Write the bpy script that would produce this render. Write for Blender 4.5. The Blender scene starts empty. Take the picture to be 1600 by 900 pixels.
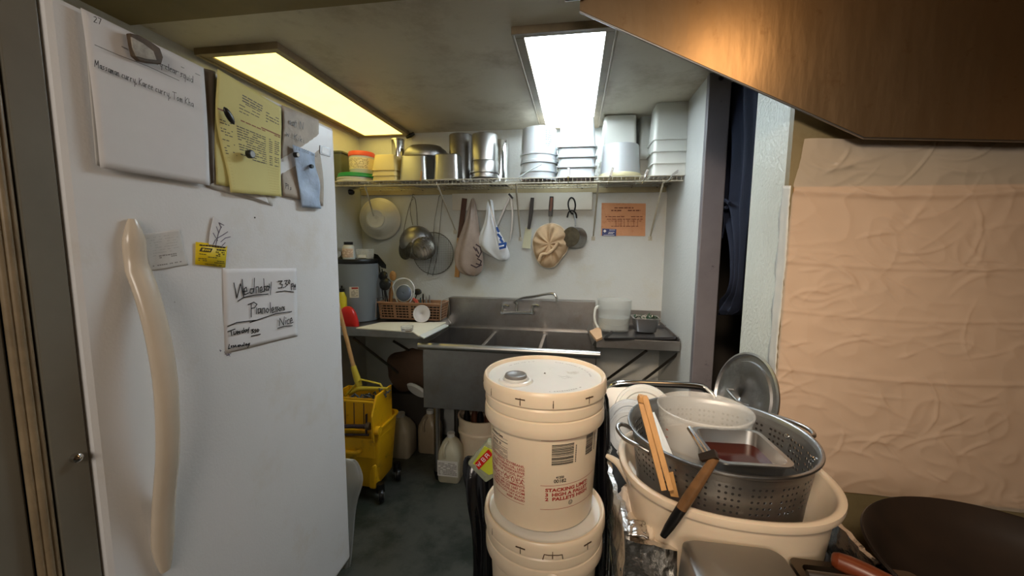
import bpy, bmesh, math, random
from mathutils import Vector, Matrix, noise
random.seed(7)
C = bpy.context.scene.collection
PI = math.pi
S = bpy.context.scene

# ------------------------------------------------------------------ camera, world, lights, exposure
F_PX, YAW, PITCH, ROLL, CAM_H = 619.75, .157124, .109676, -.008497, 1.49
_cy, _sy = math.cos(YAW), math.sin(YAW)
FWD = Vector((-_sy*math.cos(PITCH), _cy*math.cos(PITCH), -math.sin(PITCH)))
_r = Vector((_cy, _sy, 0)); _d = FWD.cross(_r)
RIGHT = _r*math.cos(ROLL) + _d*math.sin(ROLL)
DOWN = -_r*math.sin(ROLL) + _d*math.cos(ROLL)
cam = bpy.data.cameras.new('camera'); cam.sensor_width = 36; cam.lens = F_PX/1600*36; cam.clip_start = .02
co = bpy.data.objects.new('camera', cam); C.objects.link(co)
co.matrix_world = Matrix((( RIGHT.x, -DOWN.x, -FWD.x, 0), (RIGHT.y, -DOWN.y, -FWD.y, 0), (RIGHT.z, -DOWN.z, -FWD.z, CAM_H), (0, 0, 0, 1)))
S.camera = co

w = bpy.data.worlds.new('world'); S.world = w; w.use_nodes = True
w.node_tree.nodes['Background'].inputs[0].default_value = (.5, .55, .6, 1)
w.node_tree.nodes['Background'].inputs[1].default_value = .05
S.view_settings.view_transform = 'Standard'; S.view_settings.look = 'None'
S.view_settings.gamma = 1; S.view_settings.use_curve_mapping = False
S.view_settings.exposure = 1.95
PANEL_L = 1.0      # radiance of the warm ceiling light behind the freezer
PANEL_R = 7.0      # radiance of the cool ceiling light over the sink

def lamp(name, kind, loc, energy, col, size=.1, target=None, spread=None):
    l = bpy.data.lights.new(name, kind); l.energy = energy; l.color = col
    if kind == 'AREA':
        l.size = size
        if spread: l.spread = spread
    else: l.shadow_soft_size = size
    o = bpy.data.objects.new(name, l); C.objects.link(o); o.location = loc
    if target is not None:
        o.rotation_euler = (Vector(target)-Vector(loc)).to_track_quat('-Z', 'Y').to_euler()
    return o
lamp('hood_glow_light', 'POINT', (.50, .92, 2.13), .70, (1, .62, .30), .13)  # added unseen light that gives the hood panel its warm glow
lamp('range_wall_fill', 'AREA', (-.15, -.45, 2.2), 1.3, (1, .80, .60), .25, (.42, 1.2, 1.33), .95)  # added narrow fill aimed at the range wall and buckets
lamp('kitchen_lamp', 'AREA', (-.1, -1.3, 2.2), 9, (1, .88, .76), .9, (.1, .9, 1.0))

def at(x, y, X=None, Y=None, Z=None):
    """point of the photograph (1600x900) on the plane X=, Y= or Z="""
    d = RIGHT*((x-800)/F_PX) + DOWN*((y-450)/F_PX) + FWD
    t = X/d.x if X is not None else (Y/d.y if Y is not None else (Z-CAM_H)/d.z)
    return d*t + Vector((0, 0, CAM_H))

# ------------------------------------------------------------------ materials
MC = {}
def mat(name, col, rough=.5, metal=0, var=.12, vscale=6, col2=None, bump=0, bscale=60, trans=0, alpha=1,
        emit=None, estr=0, coat=0, stretch=None, ior=1.45, sss=0, spec=.5, vlo=.35, vhi=.7, aniso=0):
    if name in MC: return MC[name]
    m = bpy.data.materials.new(name); m.use_nodes = True; nt = m.node_tree; N = nt.nodes; L = nt.links
    b = N['Principled BSDF']
    tc = N.new('ShaderNodeTexCoord'); mp = N.new('ShaderNodeMapping'); L.new(tc.outputs['Object'], mp.inputs[0])
    if stretch: mp.inputs['Scale'].default_value = stretch
    n = N.new('ShaderNodeTexNoise'); n.inputs['Scale'].default_value = vscale; n.inputs['Detail'].default_value = 6
    n.inputs['Roughness'].default_value = .65
    L.new(mp.outputs[0], n.inputs['Vector'])
    r = N.new('ShaderNodeMapRange'); r.inputs['From Min'].default_value = vlo; r.inputs['From Max'].default_value = vhi
    L.new(n.outputs['Fac'], r.inputs['Value'])
    mx = N.new('ShaderNodeMix'); mx.data_type = 'RGBA'
    L.new(r.outputs[0], mx.inputs['Factor'])
    mx.inputs['A'].default_value = (*col, 1)
    c2 = col2 or tuple(c*(1-var) for c in col)
    mx.inputs['B'].default_value = (*c2, 1)
    L.new(mx.outputs['Result'], b.inputs['Base Color'])
    b.inputs['Roughness'].default_value = rough; b.inputs['Metallic'].default_value = metal
    b.inputs['Transmission Weight'].default_value = trans; b.inputs['Alpha'].default_value = alpha
    b.inputs['IOR'].default_value = ior; b.inputs['Specular IOR Level'].default_value = spec
    b.inputs['Coat Weight'].default_value = coat
    if sss:
        b.inputs['Subsurface Weight'].default_value = sss; b.inputs['Subsurface Scale'].default_value = .01
    if metal:
        rr = N.new('ShaderNodeMapRange'); rr.inputs['To Min'].default_value = rough*.8; rr.inputs['To Max'].default_value = rough*1.35
        L.new(n.outputs['Fac'], rr.inputs['Value']); L.new(rr.outputs[0], b.inputs['Roughness'])
    if emit:
        b.inputs['Emission Color'].default_value = (*emit, 1); b.inputs['Emission Strength'].default_value = estr
    if bump:
        n2 = N.new('ShaderNodeTexNoise'); n2.inputs['Scale'].default_value = bscale; n2.inputs['Detail'].default_value = 4
        L.new(mp.outputs[0], n2.inputs['Vector'])
        bp = N.new('ShaderNodeBump'); bp.inputs['Strength'].default_value = bump; bp.inputs['Distance'].default_value = .004
        L.new(n2.outputs['Fac'], bp.inputs['Height']); L.new(bp.outputs[0], b.inputs['Normal'])
    MC[name] = m
    return m
def stained(m, scale, col, lo, hi, amount=1, stretch=(1, 1, 1), detail=8):
    """one more layer of blotches over a material made by mat()"""
    nt = m.node_tree; N = nt.nodes; L = nt.links; b = N['Principled BSDF']
    src = b.inputs['Base Color'].links[0].from_socket
    tc = N.new('ShaderNodeTexCoord'); mp = N.new('ShaderNodeMapping'); mp.inputs['Scale'].default_value = stretch
    mp.inputs['Location'].default_value = (3.1*scale % 7, 1.7, scale*.7 % 5)
    L.new(tc.outputs['Object'], mp.inputs[0])
    n = N.new('ShaderNodeTexNoise'); n.inputs['Scale'].default_value = scale; n.inputs['Detail'].default_value = detail
    n.inputs['Roughness'].default_value = .7; L.new(mp.outputs[0], n.inputs['Vector'])
    r = N.new('ShaderNodeMapRange'); r.inputs['From Min'].default_value = lo; r.inputs['From Max'].default_value = hi
    r.inputs['To Max'].default_value = amount
    L.new(n.outputs['Fac'], r.inputs['Value'])
    mx = N.new('ShaderNodeMix'); mx.data_type = 'RGBA'; L.new(r.outputs[0], mx.inputs['Factor'])
    L.new(src, mx.inputs['A']); mx.inputs['B'].default_value = (*col, 1)
    L.new(mx.outputs['Result'], b.inputs['Base Color'])
    return m
def srgb(r, g, b):
    f = lambda c: (c/255/12.92) if c/255 <= .04045 else ((c/255+.055)/1.055)**2.4
    return (f(r), f(g), f(b))

M_wall = stained(mat('wall_paint', srgb(196, 197, 192), .5, var=.05, bump=.3, bscale=90), 2.2, srgb(182, 172, 140), .52, .75, .6)
M_wallR = mat('wall_paint_right', srgb(192, 193, 189), .45, var=.05, bump=.5, bscale=70)
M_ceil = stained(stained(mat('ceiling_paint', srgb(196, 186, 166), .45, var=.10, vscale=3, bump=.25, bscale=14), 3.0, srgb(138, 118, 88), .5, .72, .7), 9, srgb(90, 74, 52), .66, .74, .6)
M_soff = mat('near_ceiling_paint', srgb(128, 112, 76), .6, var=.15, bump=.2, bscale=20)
M_floor = stained(stained(mat('painted_concrete', srgb(72, 74, 70), .32, var=.2, vscale=5, bump=.3, bscale=30), 2.4, srgb(34, 42, 38), .48, .6, .9), 7, srgb(104, 102, 88), .62, .72, .6)
M_post = stained(mat('grey_gloss_paint', srgb(112, 108, 112), .35, var=.15, bump=.5, bscale=18), 14, srgb(58, 56, 58), .62, .7, .8)
M_white_rough = mat('rough_white_paint', srgb(196, 200, 192), .3, var=.08, bump=1.0, bscale=75)
M_brown = stained(mat('brown_wall_paint', srgb(124, 112, 82), .5, var=.15), 5, srgb(96, 82, 52), .5, .7, .8)
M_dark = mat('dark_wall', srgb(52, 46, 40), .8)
M_kitchen = mat('kitchen_wall', srgb(170, 140, 104), .6)
M_steel = mat('stainless_steel', (.46, .455, .44), .33, 1, var=.10, vscale=3, bump=.01, bscale=20)
M_steel_dull = stained(mat('dull_steel', (.36, .345, .33), .34, 1, var=.3, vscale=4, bump=.05, bscale=60), 10, (.26, .22, .19), .5, .7, .6)
M_chrome = mat('chrome', (.72, .71, .69), .12, 1, var=.1)
M_alu = stained(mat('worn_aluminium', (.42, .42, .42), .36, 1, var=.25, vscale=9, bump=.1, bscale=120), 25, (.75, .75, .75), .62, .7, .5)
M_hood = stained(mat('greasy_hood_steel', (.50, .345, .20), .36, 1, var=.2, vscale=2.5, bump=.35, bscale=7, stretch=(3, 1, .8)), 16, (.34, .2, .1), .60, .72, .7)
M_enamel = stained(mat('freezer_enamel', srgb(230, 230, 230), .32, var=.03, bump=.12, bscale=160), 3.2, srgb(206, 194, 170), .55, .8, .5)
M_handle = mat('freezer_handle_plastic', srgb(214, 200, 180), .22, var=.06, vscale=12)
M_frame = mat('cooler_frame_paint', srgb(120, 116, 104), .3, metal=0, var=.15)
M_paper = mat('paper_white', srgb(228, 227, 228), .75, var=.06, vscale=8, bump=.15, bscale=15)
M_paper2 = mat('paper_aged', srgb(214, 210, 204), .75, var=.12, vscale=10, bump=.3, bscale=25)
M_kraft_note = mat('paper_greased', srgb(186, 174, 158), .6, var=.3, vscale=14, bump=.4, bscale=25)
M_yellow_paper = mat('paper_yellow', srgb(222, 212, 138), .7, var=.06)
M_blue_paper = mat('paper_pale_blue', srgb(176, 196, 222), .6, var=.25, vscale=30, bump=.5, bscale=60)
M_card = mat('card_yellow', srgb(236, 206, 30), .5, var=.05)
M_ink = mat('black_ink', srgb(22, 20, 22), .5, var=0)
M_ink_grey = mat('grey_print', srgb(86, 82, 72), .6, var=0)
M_ink_brown = mat('brown_print', srgb(146, 84, 44), .6, var=0)
M_ink_red = mat('red_print', srgb(160, 44, 34), .5, var=.1)
M_ink_blue = mat('blue_print', srgb(24, 76, 150), .45, var=.1)
M_ink_violet = mat('violet_ink', srgb(70, 58, 92), .5, var=0)
M_hdpe = mat('bucket_plastic', srgb(226, 208, 182), .33, var=.07, vscale=5, sss=.12, bump=.05, bscale=80)
M_lidtop = stained(mat('bucket_lid_plastic', srgb(222, 220, 214), .22, var=.05, vscale=6, sss=.1), 14, srgb(170, 158, 138), .6, .72, .55)
M_whiteplastic = mat('white_plastic', srgb(204, 205, 202), .35, var=.05, sss=.1)
M_shelfwhite = mat('translucent_white_plastic', srgb(180, 183, 184), .3, var=.05, sss=.1)
M_cloudy = mat('cloudy_plastic', srgb(236, 236, 228), .3, var=.04, alpha=.7)
M_clear = mat('frosted_clear_plastic', srgb(226, 226, 222), .22, var=.05, alpha=.30)
M_clear2 = mat('thin_clear_plastic', srgb(230, 230, 226), .12, var=.02, alpha=.28)
M_yelclear = mat('yellowed_clear_plastic', srgb(234, 214, 150), .25, var=.05, alpha=.85)
M_green = mat('green_plastic', srgb(44, 150, 84), .35, var=.1)
M_red = mat('red_plastic', srgb(206, 36, 30), .35, var=.1)
M_yel = stained(mat('yellow_plastic', srgb(236, 178, 20), .38, var=.1), 9, srgb(140, 96, 14), .56, .7, .7)
M_yel2 = mat('yellow_metal', srgb(208, 184, 60), .4, var=.2)
M_black = mat('black_plastic', srgb(15, 15, 16), .35, var=.2)
M_blackbag = mat('black_bag_film', srgb(16, 16, 20), .22, var=.2, coat=.4, bump=.8, bscale=22)
M_heater = mat('grey_heater_enamel', srgb(122, 126, 130), .35, var=.06)
M_wood = mat('bamboo_wood', srgb(196, 148, 92), .5, var=.3, vscale=6, stretch=(8, 8, 1))
M_wood_dark = mat('dark_wood', srgb(84, 48, 30), .45, var=.4, vscale=6, stretch=(6, 6, 1))
M_wood_red = mat('red_brown_wood', srgb(112, 52, 26), .35, var=.4, vscale=8)
M_basket = mat('brown_basket_plastic', srgb(158, 118, 88), .5, var=.15)
M_sauce = mat('red_brown_sauce', srgb(66, 20, 9), .12, var=.3, vscale=10)
M_brownbag = mat('brown_bag_film', srgb(176, 156, 142), .25, var=.3, alpha=.78, bump=.4, bscale=22)
M_whitebag = mat('white_bag_film', srgb(224, 226, 228), .3, var=.06, bump=.3, bscale=30)
M_hazebag = mat('hazy_bag_film', srgb(206, 208, 208), .25, var=.1, alpha=.5, bump=.5, bscale=22)
M_cap = mat('tan_cloth', srgb(196, 166, 130), .9, var=.25, vscale=9, bump=.4, bscale=120)
M_navy = mat('navy_cloth', srgb(14, 24, 46), .85, var=.25, bump=.2, bscale=140)
M_kraft = stained(mat('brown_paper', srgb(188, 146, 100), .7, var=.1, vscale=2), 5, srgb(150, 112, 70), .55, .72, .5)
M_foil = mat('aluminium_foil', (.74, .72, .69), .24, 1, var=.15, bump=1.0, bscale=45)
M_napkin = mat('napkin_paper', srgb(214, 196, 172), .85, var=.15)
M_wire = mat('coated_wire', srgb(188, 180, 160), .4, var=.2)
M_darkwire = mat('dark_wire', (.16, .15, .13), .4, .9, var=.2)
M_board = mat('board_paint', srgb(208, 202, 188), .5, var=.08)
M_orange = stained(mat('orange_notice', srgb(206, 146, 104), .6, var=.12, vscale=10), 18, srgb(176, 104, 60), .52, .66, .7)
M_leaf = mat('herb_leaf', srgb(38, 66, 36), .5, var=.4)
M_castiron = mat('blackened_iron', srgb(24, 19, 16), .38, var=.4, vscale=5, col2=srgb(42, 31, 23))
M_rust = mat('rusty_metal', srgb(96, 78, 58), .6, var=.6, vscale=30)
M_cut = mat('cutting_board_plastic', srgb(226, 220, 200), .4, var=.08)
M_cardboard = mat('cardboard', srgb(206, 164, 124), .8, var=.1)
M_brownsack = mat('brown_sack', srgb(96, 72, 54), .8, var=.3, bump=.6, bscale=12)
M_mop = mat('grey_mop_yarn', srgb(92, 98, 104), .9, var=.3, vscale=40)
M_pipe = mat('drain_pipe', srgb(150, 132, 110), .5, var=.3)

def film_mat():
    m = bpy.data.materials.new('wrinkled_plastic_film'); m.use_nodes = True; nt = m.node_tree; N = nt.nodes; L = nt.links
    b = N['Principled BSDF']
    b.inputs['Base Color'].default_value = (*srgb(226, 212, 196), 1)
    b.inputs['Roughness'].default_value = .15; b.inputs['Alpha'].default_value = .42
    b.inputs['Specular IOR Level'].default_value = .9
    tc = N.new('ShaderNodeTexCoord'); n = N.new('ShaderNodeTexNoise'); n.inputs['Scale'].default_value = 6
    n.inputs['Detail'].default_value = 6; n.inputs['Distortion'].default_value = 1.0; n.noise_type = 'RIDGED_MULTIFRACTAL'
    L.new(tc.outputs['Object'], n.inputs['Vector'])
    bp = N.new('ShaderNodeBump'); bp.inputs['Strength'].default_value = .45; bp.inputs['Distance'].default_value = .006
    L.new(n.outputs['Fac'], bp.inputs['Height']); L.new(bp.outputs[0], b.inputs['Normal'])
    return m
M_film = film_mat()
def lens_mat(name, col, strength, dirt):
    m = bpy.data.materials.new(name); m.use_nodes = True; nt = m.node_tree; N = nt.nodes; L = nt.links
    b = N['Principled BSDF']; b.inputs['Base Color'].default_value = (.6, .6, .58, 1); b.inputs['Roughness'].default_value = .4
    tc = N.new('ShaderNodeTexCoord')
    v = N.new('ShaderNodeTexVoronoi'); v.inputs['Scale'].default_value = 95; v.inputs['Randomness'].default_value = 0
    L.new(tc.outputs['Object'], v.inputs['Vector'])
    n = N.new('ShaderNodeTexNoise'); n.inputs['Scale'].default_value = 9; n.inputs['Detail'].default_value = 8
    L.new(tc.outputs['Object'], n.inputs['Vector'])
    r = N.new('ShaderNodeMapRange'); r.inputs['From Min'].default_value = .4; r.inputs['From Max'].default_value = .75
    r.inputs['To Min'].default_value = 1; r.inputs['To Max'].default_value = 1-dirt; L.new(n.outputs['Fac'], r.inputs['Value'])
    r2 = N.new('ShaderNodeMapRange'); r2.inputs['From Max'].default_value = .7; r2.inputs['To Min'].default_value = 1.0; r2.inputs['To Max'].default_value = .82
    L.new(v.outputs['Distance'], r2.inputs['Value'])
    mu = N.new('ShaderNodeMath'); mu.operation = 'MULTIPLY'; L.new(r.outputs[0], mu.inputs[0]); L.new(r2.outputs[0], mu.inputs[1])
    m2 = N.new('ShaderNodeMath'); m2.operation = 'MULTIPLY'; m2.inputs[1].default_value = strength; L.new(mu.outputs[0], m2.inputs[0])
    b.inputs['Emission Color'].default_value = (*col, 1); L.new(m2.outputs[0], b.inputs['Emission Strength'])
    return m
M_lensL = lens_mat('warm_light_lens', (1, .77, .18), PANEL_L, .12)
M_lensR = lens_mat('cool_light_lens', (.80, .92, 1.0), PANEL_R, .35)

# ------------------------------------------------------------------ mesh building
class MB:
    def __init__(s): s.v = []; s.f = []
    def add(s, vs, fs):
        k = len(s.v); s.v += [Vector(p) for p in vs]; s.f += [tuple(i+k for i in f) for f in fs]; return s
    def box(s, x0, x1, y0, y1, z0, z1, R=None, c=None):
        vs = [Vector((x, y, z)) for z in (z0, z1) for y in (y0, y1) for x in (x0, x1)]
        if R is not None:
            c = Vector(c) if c is not None else Vector(((x0+x1)/2, (y0+y1)/2, (z0+z1)/2))
            vs = [R @ (p-c) + c for p in vs]
        return s.add(vs, [(0, 2, 3, 1), (4, 5, 7, 6), (0, 1, 5, 4), (2, 6, 7, 3), (0, 4, 6, 2), (1, 3, 7, 5)])
    def loft(s, rings, cap0=True, cap1=True, closed=True):
        k = len(s.v); n = len(rings[0])
        for r in rings: s.v += [Vector(p) for p in r]
        for i in range(len(rings)-1):
            for j in range(n if closed else n-1):
                a = k+i*n+j; b = k+i*n+(j+1) % n
                s.f.append((a, b, b+n, a+n))
        if cap0: s.f.append(tuple(k+j for j in reversed(range(n))))
        if cap1: s.f.append(tuple(k+(len(rings)-1)*n+j for j in range(n)))
        return s
    def lathe(s, prof, c=(0, 0, 0), n=40, cap0=False, cap1=False, R=None):
        c = Vector(c); rings = []
        for r, z in prof:
            ring = [Vector((max(r, 1e-4)*math.cos(2*PI*j/n), max(r, 1e-4)*math.sin(2*PI*j/n), z)) for j in range(n)]
            if R is not None: ring = [R @ p for p in ring]
            rings.append([p+c for p in ring])
        return s.loft(rings, cap0, cap1)
    def tube(s, pts, r, n=8, closed=False):
        pts = [Vector(p) for p in pts]; m = len(pts)
        rad = r if isinstance(r, (list, tuple)) else [r]*m
        rings = []; up = None
        for i, p in enumerate(pts):
            if closed: t = pts[(i+1) % m]-pts[i-1]
            else: t = (pts[min(i+1, m-1)]-pts[max(i-1, 0)])
            if t.length < 1e-9: t = Vector((0, 0, 1))
            t.normalize()
            if up is None:
                up = Vector((0, 0, 1)) if abs(t.z) < .9 else Vector((1, 0, 0))
            u = (up - t*up.dot(t));
            if u.length < 1e-6: u = t.orthogonal()
            u.normalize(); up = u; v = t.cross(u)
            rings.append([p + (u*math.cos(2*PI*j/n) + v*math.sin(2*PI*j/n))*rad[i] for j in range(n)])
        if closed:
            k = len(s.v)
            for q in rings: s.v += q
            for i in range(m):
                for j in range(n):
                    a = k+i*n+j; b = k+i*n+(j+1) % n; c = k+((i+1) % m)*n+(j+1) % n; d = k+((i+1) % m)*n+j
                    s.f.append((a, b, c, d))
            return s
        return s.loft(rings)
    def prism(s, poly, off):
        n = len(poly); off = Vector(off); poly = [Vector(p) for p in poly]
        k = len(s.v); s.v += poly + [p+off for p in poly]
        s.f.append(tuple(k+j for j in range(n))); s.f.append(tuple(k+n+j for j in reversed(range(n))))
        for j in range(n):
            b = (j+1) % n; s.f.append((k+j, k+n+j, k+n+b, k+b))
        return s
    def grid(s, fn, nu, nv):
        k = len(s.v)
        for j in range(nv+1):
            for i in range(nu+1): s.v.append(Vector(fn(i/nu, j/nv)))
        for j in range(nv):
            for i in range(nu):
                a = k+j*(nu+1)+i; s.f.append((a, a+1, a+nu+2, a+nu+1))
        return s
    def build(s, name, m, parent=None, smooth=False, bevel=0, solid=0, subsurf=0, local=False, edge=None):
        me = bpy.data.meshes.new(name)
        vs = s.v
        if parent is not None and not local:
            inv = W[parent.name].inverted(); vs = [inv @ p for p in vs]
        me.from_pydata([tuple(p) for p in vs], [], s.f); me.validate(); me.update()
        bm = bmesh.new(); bm.from_mesh(me)
        bmesh.ops.recalc_face_normals(bm, faces=bm.faces); bm.to_mesh(me); bm.free()
        o = bpy.data.objects.new(name, me); C.objects.link(o); me.materials.append(m)
        if smooth:
            for p in me.polygons: p.use_smooth = True
            if edge is None: edge = 40
            me.set_sharp_from_angle(angle=math.radians(edge))
        if solid:
            q = o.modifiers.new('solid', 'SOLIDIFY'); q.thickness = solid; q.offset = 0
        if bevel:
            q = o.modifiers.new('bevel', 'BEVEL'); q.width = bevel; q.segments = 2; q.limit_method = 'ANGLE'; q.angle_limit = .7
        if subsurf:
            q = o.modifiers.new('subsurf', 'SUBSURF'); q.levels = subsurf; q.render_levels = subsurf
        if parent is not None:
            o.parent = parent; W[o.name] = W[parent.name]
        else: W[o.name] = Matrix.Identity(4)
        return o
W = {}
def tag(o, label, cat, group=None, kind=None):
    o['label'] = label; o['category'] = cat
    if group: o['group'] = group
    if kind: o['kind'] = kind
    return o
def thing(name, label, cat, loc=(0, 0, 0), rot=None, group=None):
    o = bpy.data.objects.new(name, None); C.objects.link(o); o.empty_display_size = .05
    m = Matrix.Translation(Vector(loc))
    if rot is not None: m = m @ rot.to_4x4()
    o.matrix_world = m; W[o.name] = m
    tag(o, label, cat, group); return o
def struct(o): o['kind'] = 'structure'; return o
def copy_tree(o, parent=None):
    c = o.copy(); C.objects.link(c)
    if parent is not None: c.parent = parent
    for ch in [q for q in bpy.data.objects if q.parent == o]: copy_tree(ch, c)
    return c
def dup(o, loc, label, rot=None):
    c = copy_tree(o); m = Matrix.Translation(Vector(loc))
    if rot is not None: m = m @ rot.to_4x4()
    c.matrix_world = m; c['label'] = label; return c
def RX(a): return Matrix.Rotation(a, 3, 'X')
def RY(a): return Matrix.Rotation(a, 3, 'Y')
def RZ(a): return Matrix.Rotation(a, 3, 'Z')
def align(n):
    """rotation taking +Z to n"""
    return Vector((0, 0, 1)).rotation_difference(Vector(n).normalized()).to_matrix()
def rr(w, d, r, z, n=5, c=(0, 0)):
    r = min(r, w/2-1e-4, d/2-1e-4); out = []
    for (sx, sy, a0) in ((1, 1, 0), (-1, 1, PI/2), (-1, -1, PI), (1, -1, 1.5*PI)):
        for i in range(n+1):
            a = a0+PI/2*i/n
            out.append(Vector((c[0]+sx*(w/2-r)+r*math.cos(a), c[1]+sy*(d/2-r)+r*math.sin(a), z)))
    return out
def el(rx, ry, z, n=48, p=2.0, c=(0, 0)):
    out = []
    for i in range(n):
        a = 2*PI*i/n; ca, sa = math.cos(a), math.sin(a)
        out.append(Vector((c[0]+rx*abs(ca)**(2/p)*(1 if ca >= 0 else -1), c[1]+ry*abs(sa)**(2/p)*(1 if sa >= 0 else -1), z)))
    return out
def curve_pts(pts, k=6, closed=False):
    """Catmull-Rom through pts"""
    P = [Vector(p) for p in pts]; out = []; n = len(P)
    for i in range(n if closed else n-1):
        p0 = P[(i-1) % n] if closed else P[max(i-1, 0)]; p1 = P[i]; p2 = P[(i+1) % n]
        p3 = P[(i+2) % n] if closed else P[min(i+2, n-1)]
        for j in range(k):
            t = j/k
            out.append(.5*((2*p1)+(p2-p0)*t+(2*p0-5*p1+4*p2-p3)*t*t+(3*p1-p0-3*p2+p3)*t**3))
    if not closed: out.append(P[-1])
    return out
def text_mesh(txt, size, align_x='LEFT', shear=0, bold=0):
    """letter outlines as flat polygons: list of verts, list of faces (x right, y up)"""
    cu = bpy.data.curves.new('t', 'FONT'); cu.body = txt; cu.size = size; cu.align_x = align_x; cu.shear = shear; cu.offset = bold
    cu.resolution_u = 3
    o = bpy.data.objects.new('t', cu); C.objects.link(o)
    dg = bpy.context.evaluated_depsgraph_get(); me = bpy.data.meshes.new_from_object(o.evaluated_get(dg))
    vs = [v.co.copy() for v in me.vertices]; fs = [tuple(p.vertices) for p in me.polygons]
    bpy.data.objects.remove(o); bpy.data.meshes.remove(me); return vs, fs
# single-stroke handwriting, cell 1 wide x 1 high (x-height .55)
HF = {
 'W': [[(0, 1), (.22, 0), (.45, .75), (.68, 0), (.95, 1)]], 'P': [[(.1, 0), (.15, 1)], [(.0, .95), (.55, .95), (.6, .65), (.15, .5)]],
 'N': [[(.05, 0), (.1, .95), (.6, .05), (.7, 1)]], 'T': [[(0, .9), (.8, .95)], [(.4, .92), (.35, 0)]], 'M': [[(0, 0), (.1, .9), (.4, .3), (.7, .95), (.8, 0)]],
 'L': [[(.15, .9), (.05, .1), (.3, .05)]], 'Y': [[(0, .9), (.3, .5)], [(.6, .95), (.15, 0)]], 'K': [[(.1, 0), (.1, .9)], [(.6, .9), (.12, .4), (.6, 0)]],
 'e': [[(.05, .3), (.45, .35), (.35, .55), (.1, .45), (.1, .1), (.45, .05)]], 'd': [[(.45, .45), (.15, .5), (.05, .15), (.3, 0), (.45, .3), (.5, 1), (.5, 0)]],
 'n': [[(.05, .5), (.08, 0), (.12, .4), (.35, .5), (.42, 0)]], 's': [[(.4, .5), (.12, .45), (.35, .2), (.05, .02)]],
 'a': [[(.42, .5), (.12, .45), (.08, .08), (.38, .1), (.42, .5), (.48, 0)]], 'y': [[(.05, .5), (.2, .1), (.42, .12)], [(.48, .55), (.4, -.45)]],
 'i': [[(.12, .5), (.12, 0)], [(.13, .72), (.14, .76)]], 'o': [[(.25, .5), (.05, .3), (.2, 0), (.42, .2), (.25, .5)]], 'l': [[(.12, .95), (.1, 0)]],
 'c': [[(.42, .45), (.15, .45), (.08, .1), (.42, .05)]], 'u': [[(.05, .5), (.1, .05), (.38, .08), (.42, .5), (.45, 0)]], 'm': [[(.05, .5), (.06, 0), (.1, .4), (.25, .48), (.28, 0), (.32, .4), (.48, .48), (.52, 0)]],
 'g': [[(.42, .5), (.1, .42), (.12, .1), (.4, .12), (.44, .5), (.38, -.4), (.1, -.35)]], 'r': [[(.08, .5), (.1, 0), (.12, .35), (.38, .5)]],
 'q': [[(.42, .5), (.1, .42), (.12, .1), (.4, .12), (.44, .5), (.42, -.4)]], 'k': [[(.1, 0), (.1, .9)], [(.4, .5), (.12, .25), (.42, 0)]], 't': [[(.2, .85), (.18, .05), (.35, 0)], [(.02, .55), (.4, .58)]],
 'h': [[(.1, 0), (.1, .9)], [(.1, .35), (.35, .5), (.4, 0)]], 'w': [[(.02, .5), (.12, 0), (.25, .4), (.38, 0), (.5, .5)]], 'p': [[(.1, .5), (.08, -.4)], [(.1, .45), (.4, .4), (.35, .08), (.1, .1)]],
 '3': [[(.05, .9), (.45, .9), (.2, .55), (.45, .3), (.2, 0), (.02, .08)]], '0': [[(.25, .9), (.05, .5), (.2, .05), (.45, .4), (.25, .9)]], '5': [[(.45, .9), (.1, .9), (.1, .5), (.42, .45), (.35, .02), (.05, .05)]],
 '.': [[(.1, .05), (.12, .0)]], ',': [[(.12, .08), (.04, -.15)]], ' ': [], '2': [[(.05, .8), (.35, .9), (.4, .6), (.05, 0), (.5, .05)]], '7': [[(0, .9), (.45, .9), (.2, 0)]], '1': [[(.2, .9), (.2, 0)]],
}
HW = {'W': 1.0, 'P': .65, 'N': .85, 'M': .9, 'T': .8, 'm': .6, 'w': .6, 'i': .25, 'l': .22, '.': .22, ',': .22, ' ': .35, 'K': .65, 'Y': .65}
def write(txt, p0, p1, h, pen=None, wid=1.0, slant=0.0):
    """strokes for txt between p0 and p1 (photo px or any 2-D space with y down), letter height h; returns list of polylines"""
    tot = sum(HW.get(ch, .52) for ch in txt); ux = (p1[0]-p0[0])/tot; uy = (p1[1]-p0[1])/tot; x = 0; out = []
    for ch in txt:
        for st in HF.get(ch, []):
            out.append([(p0[0]+(x+a*.9+b*slant)*ux, p0[1]+(x+a*.9)*uy-b*h) for a, b in st])
        x += HW.get(ch, .52)
    return out
def ribbons(mb, lines, place, wd, nrm):
    """each polyline as a flat ribbon of width wd; place(x,y)->3-D, nrm = surface normal"""
    nrm = Vector(nrm)
    for ln in lines:
        P = [Vector(place(*q)) for q in ln]
        for a, b in zip(P, P[1:]):
            t = b-a
            if t.length < 1e-5: continue
            t.normalize(); s = t.cross(nrm).normalized()*wd/2; e = t*wd*.3
            mb.add([a-s-e, b-s+e, b+s+e, a+s-e], [(0, 1, 2, 3)])
    return mb
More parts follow.
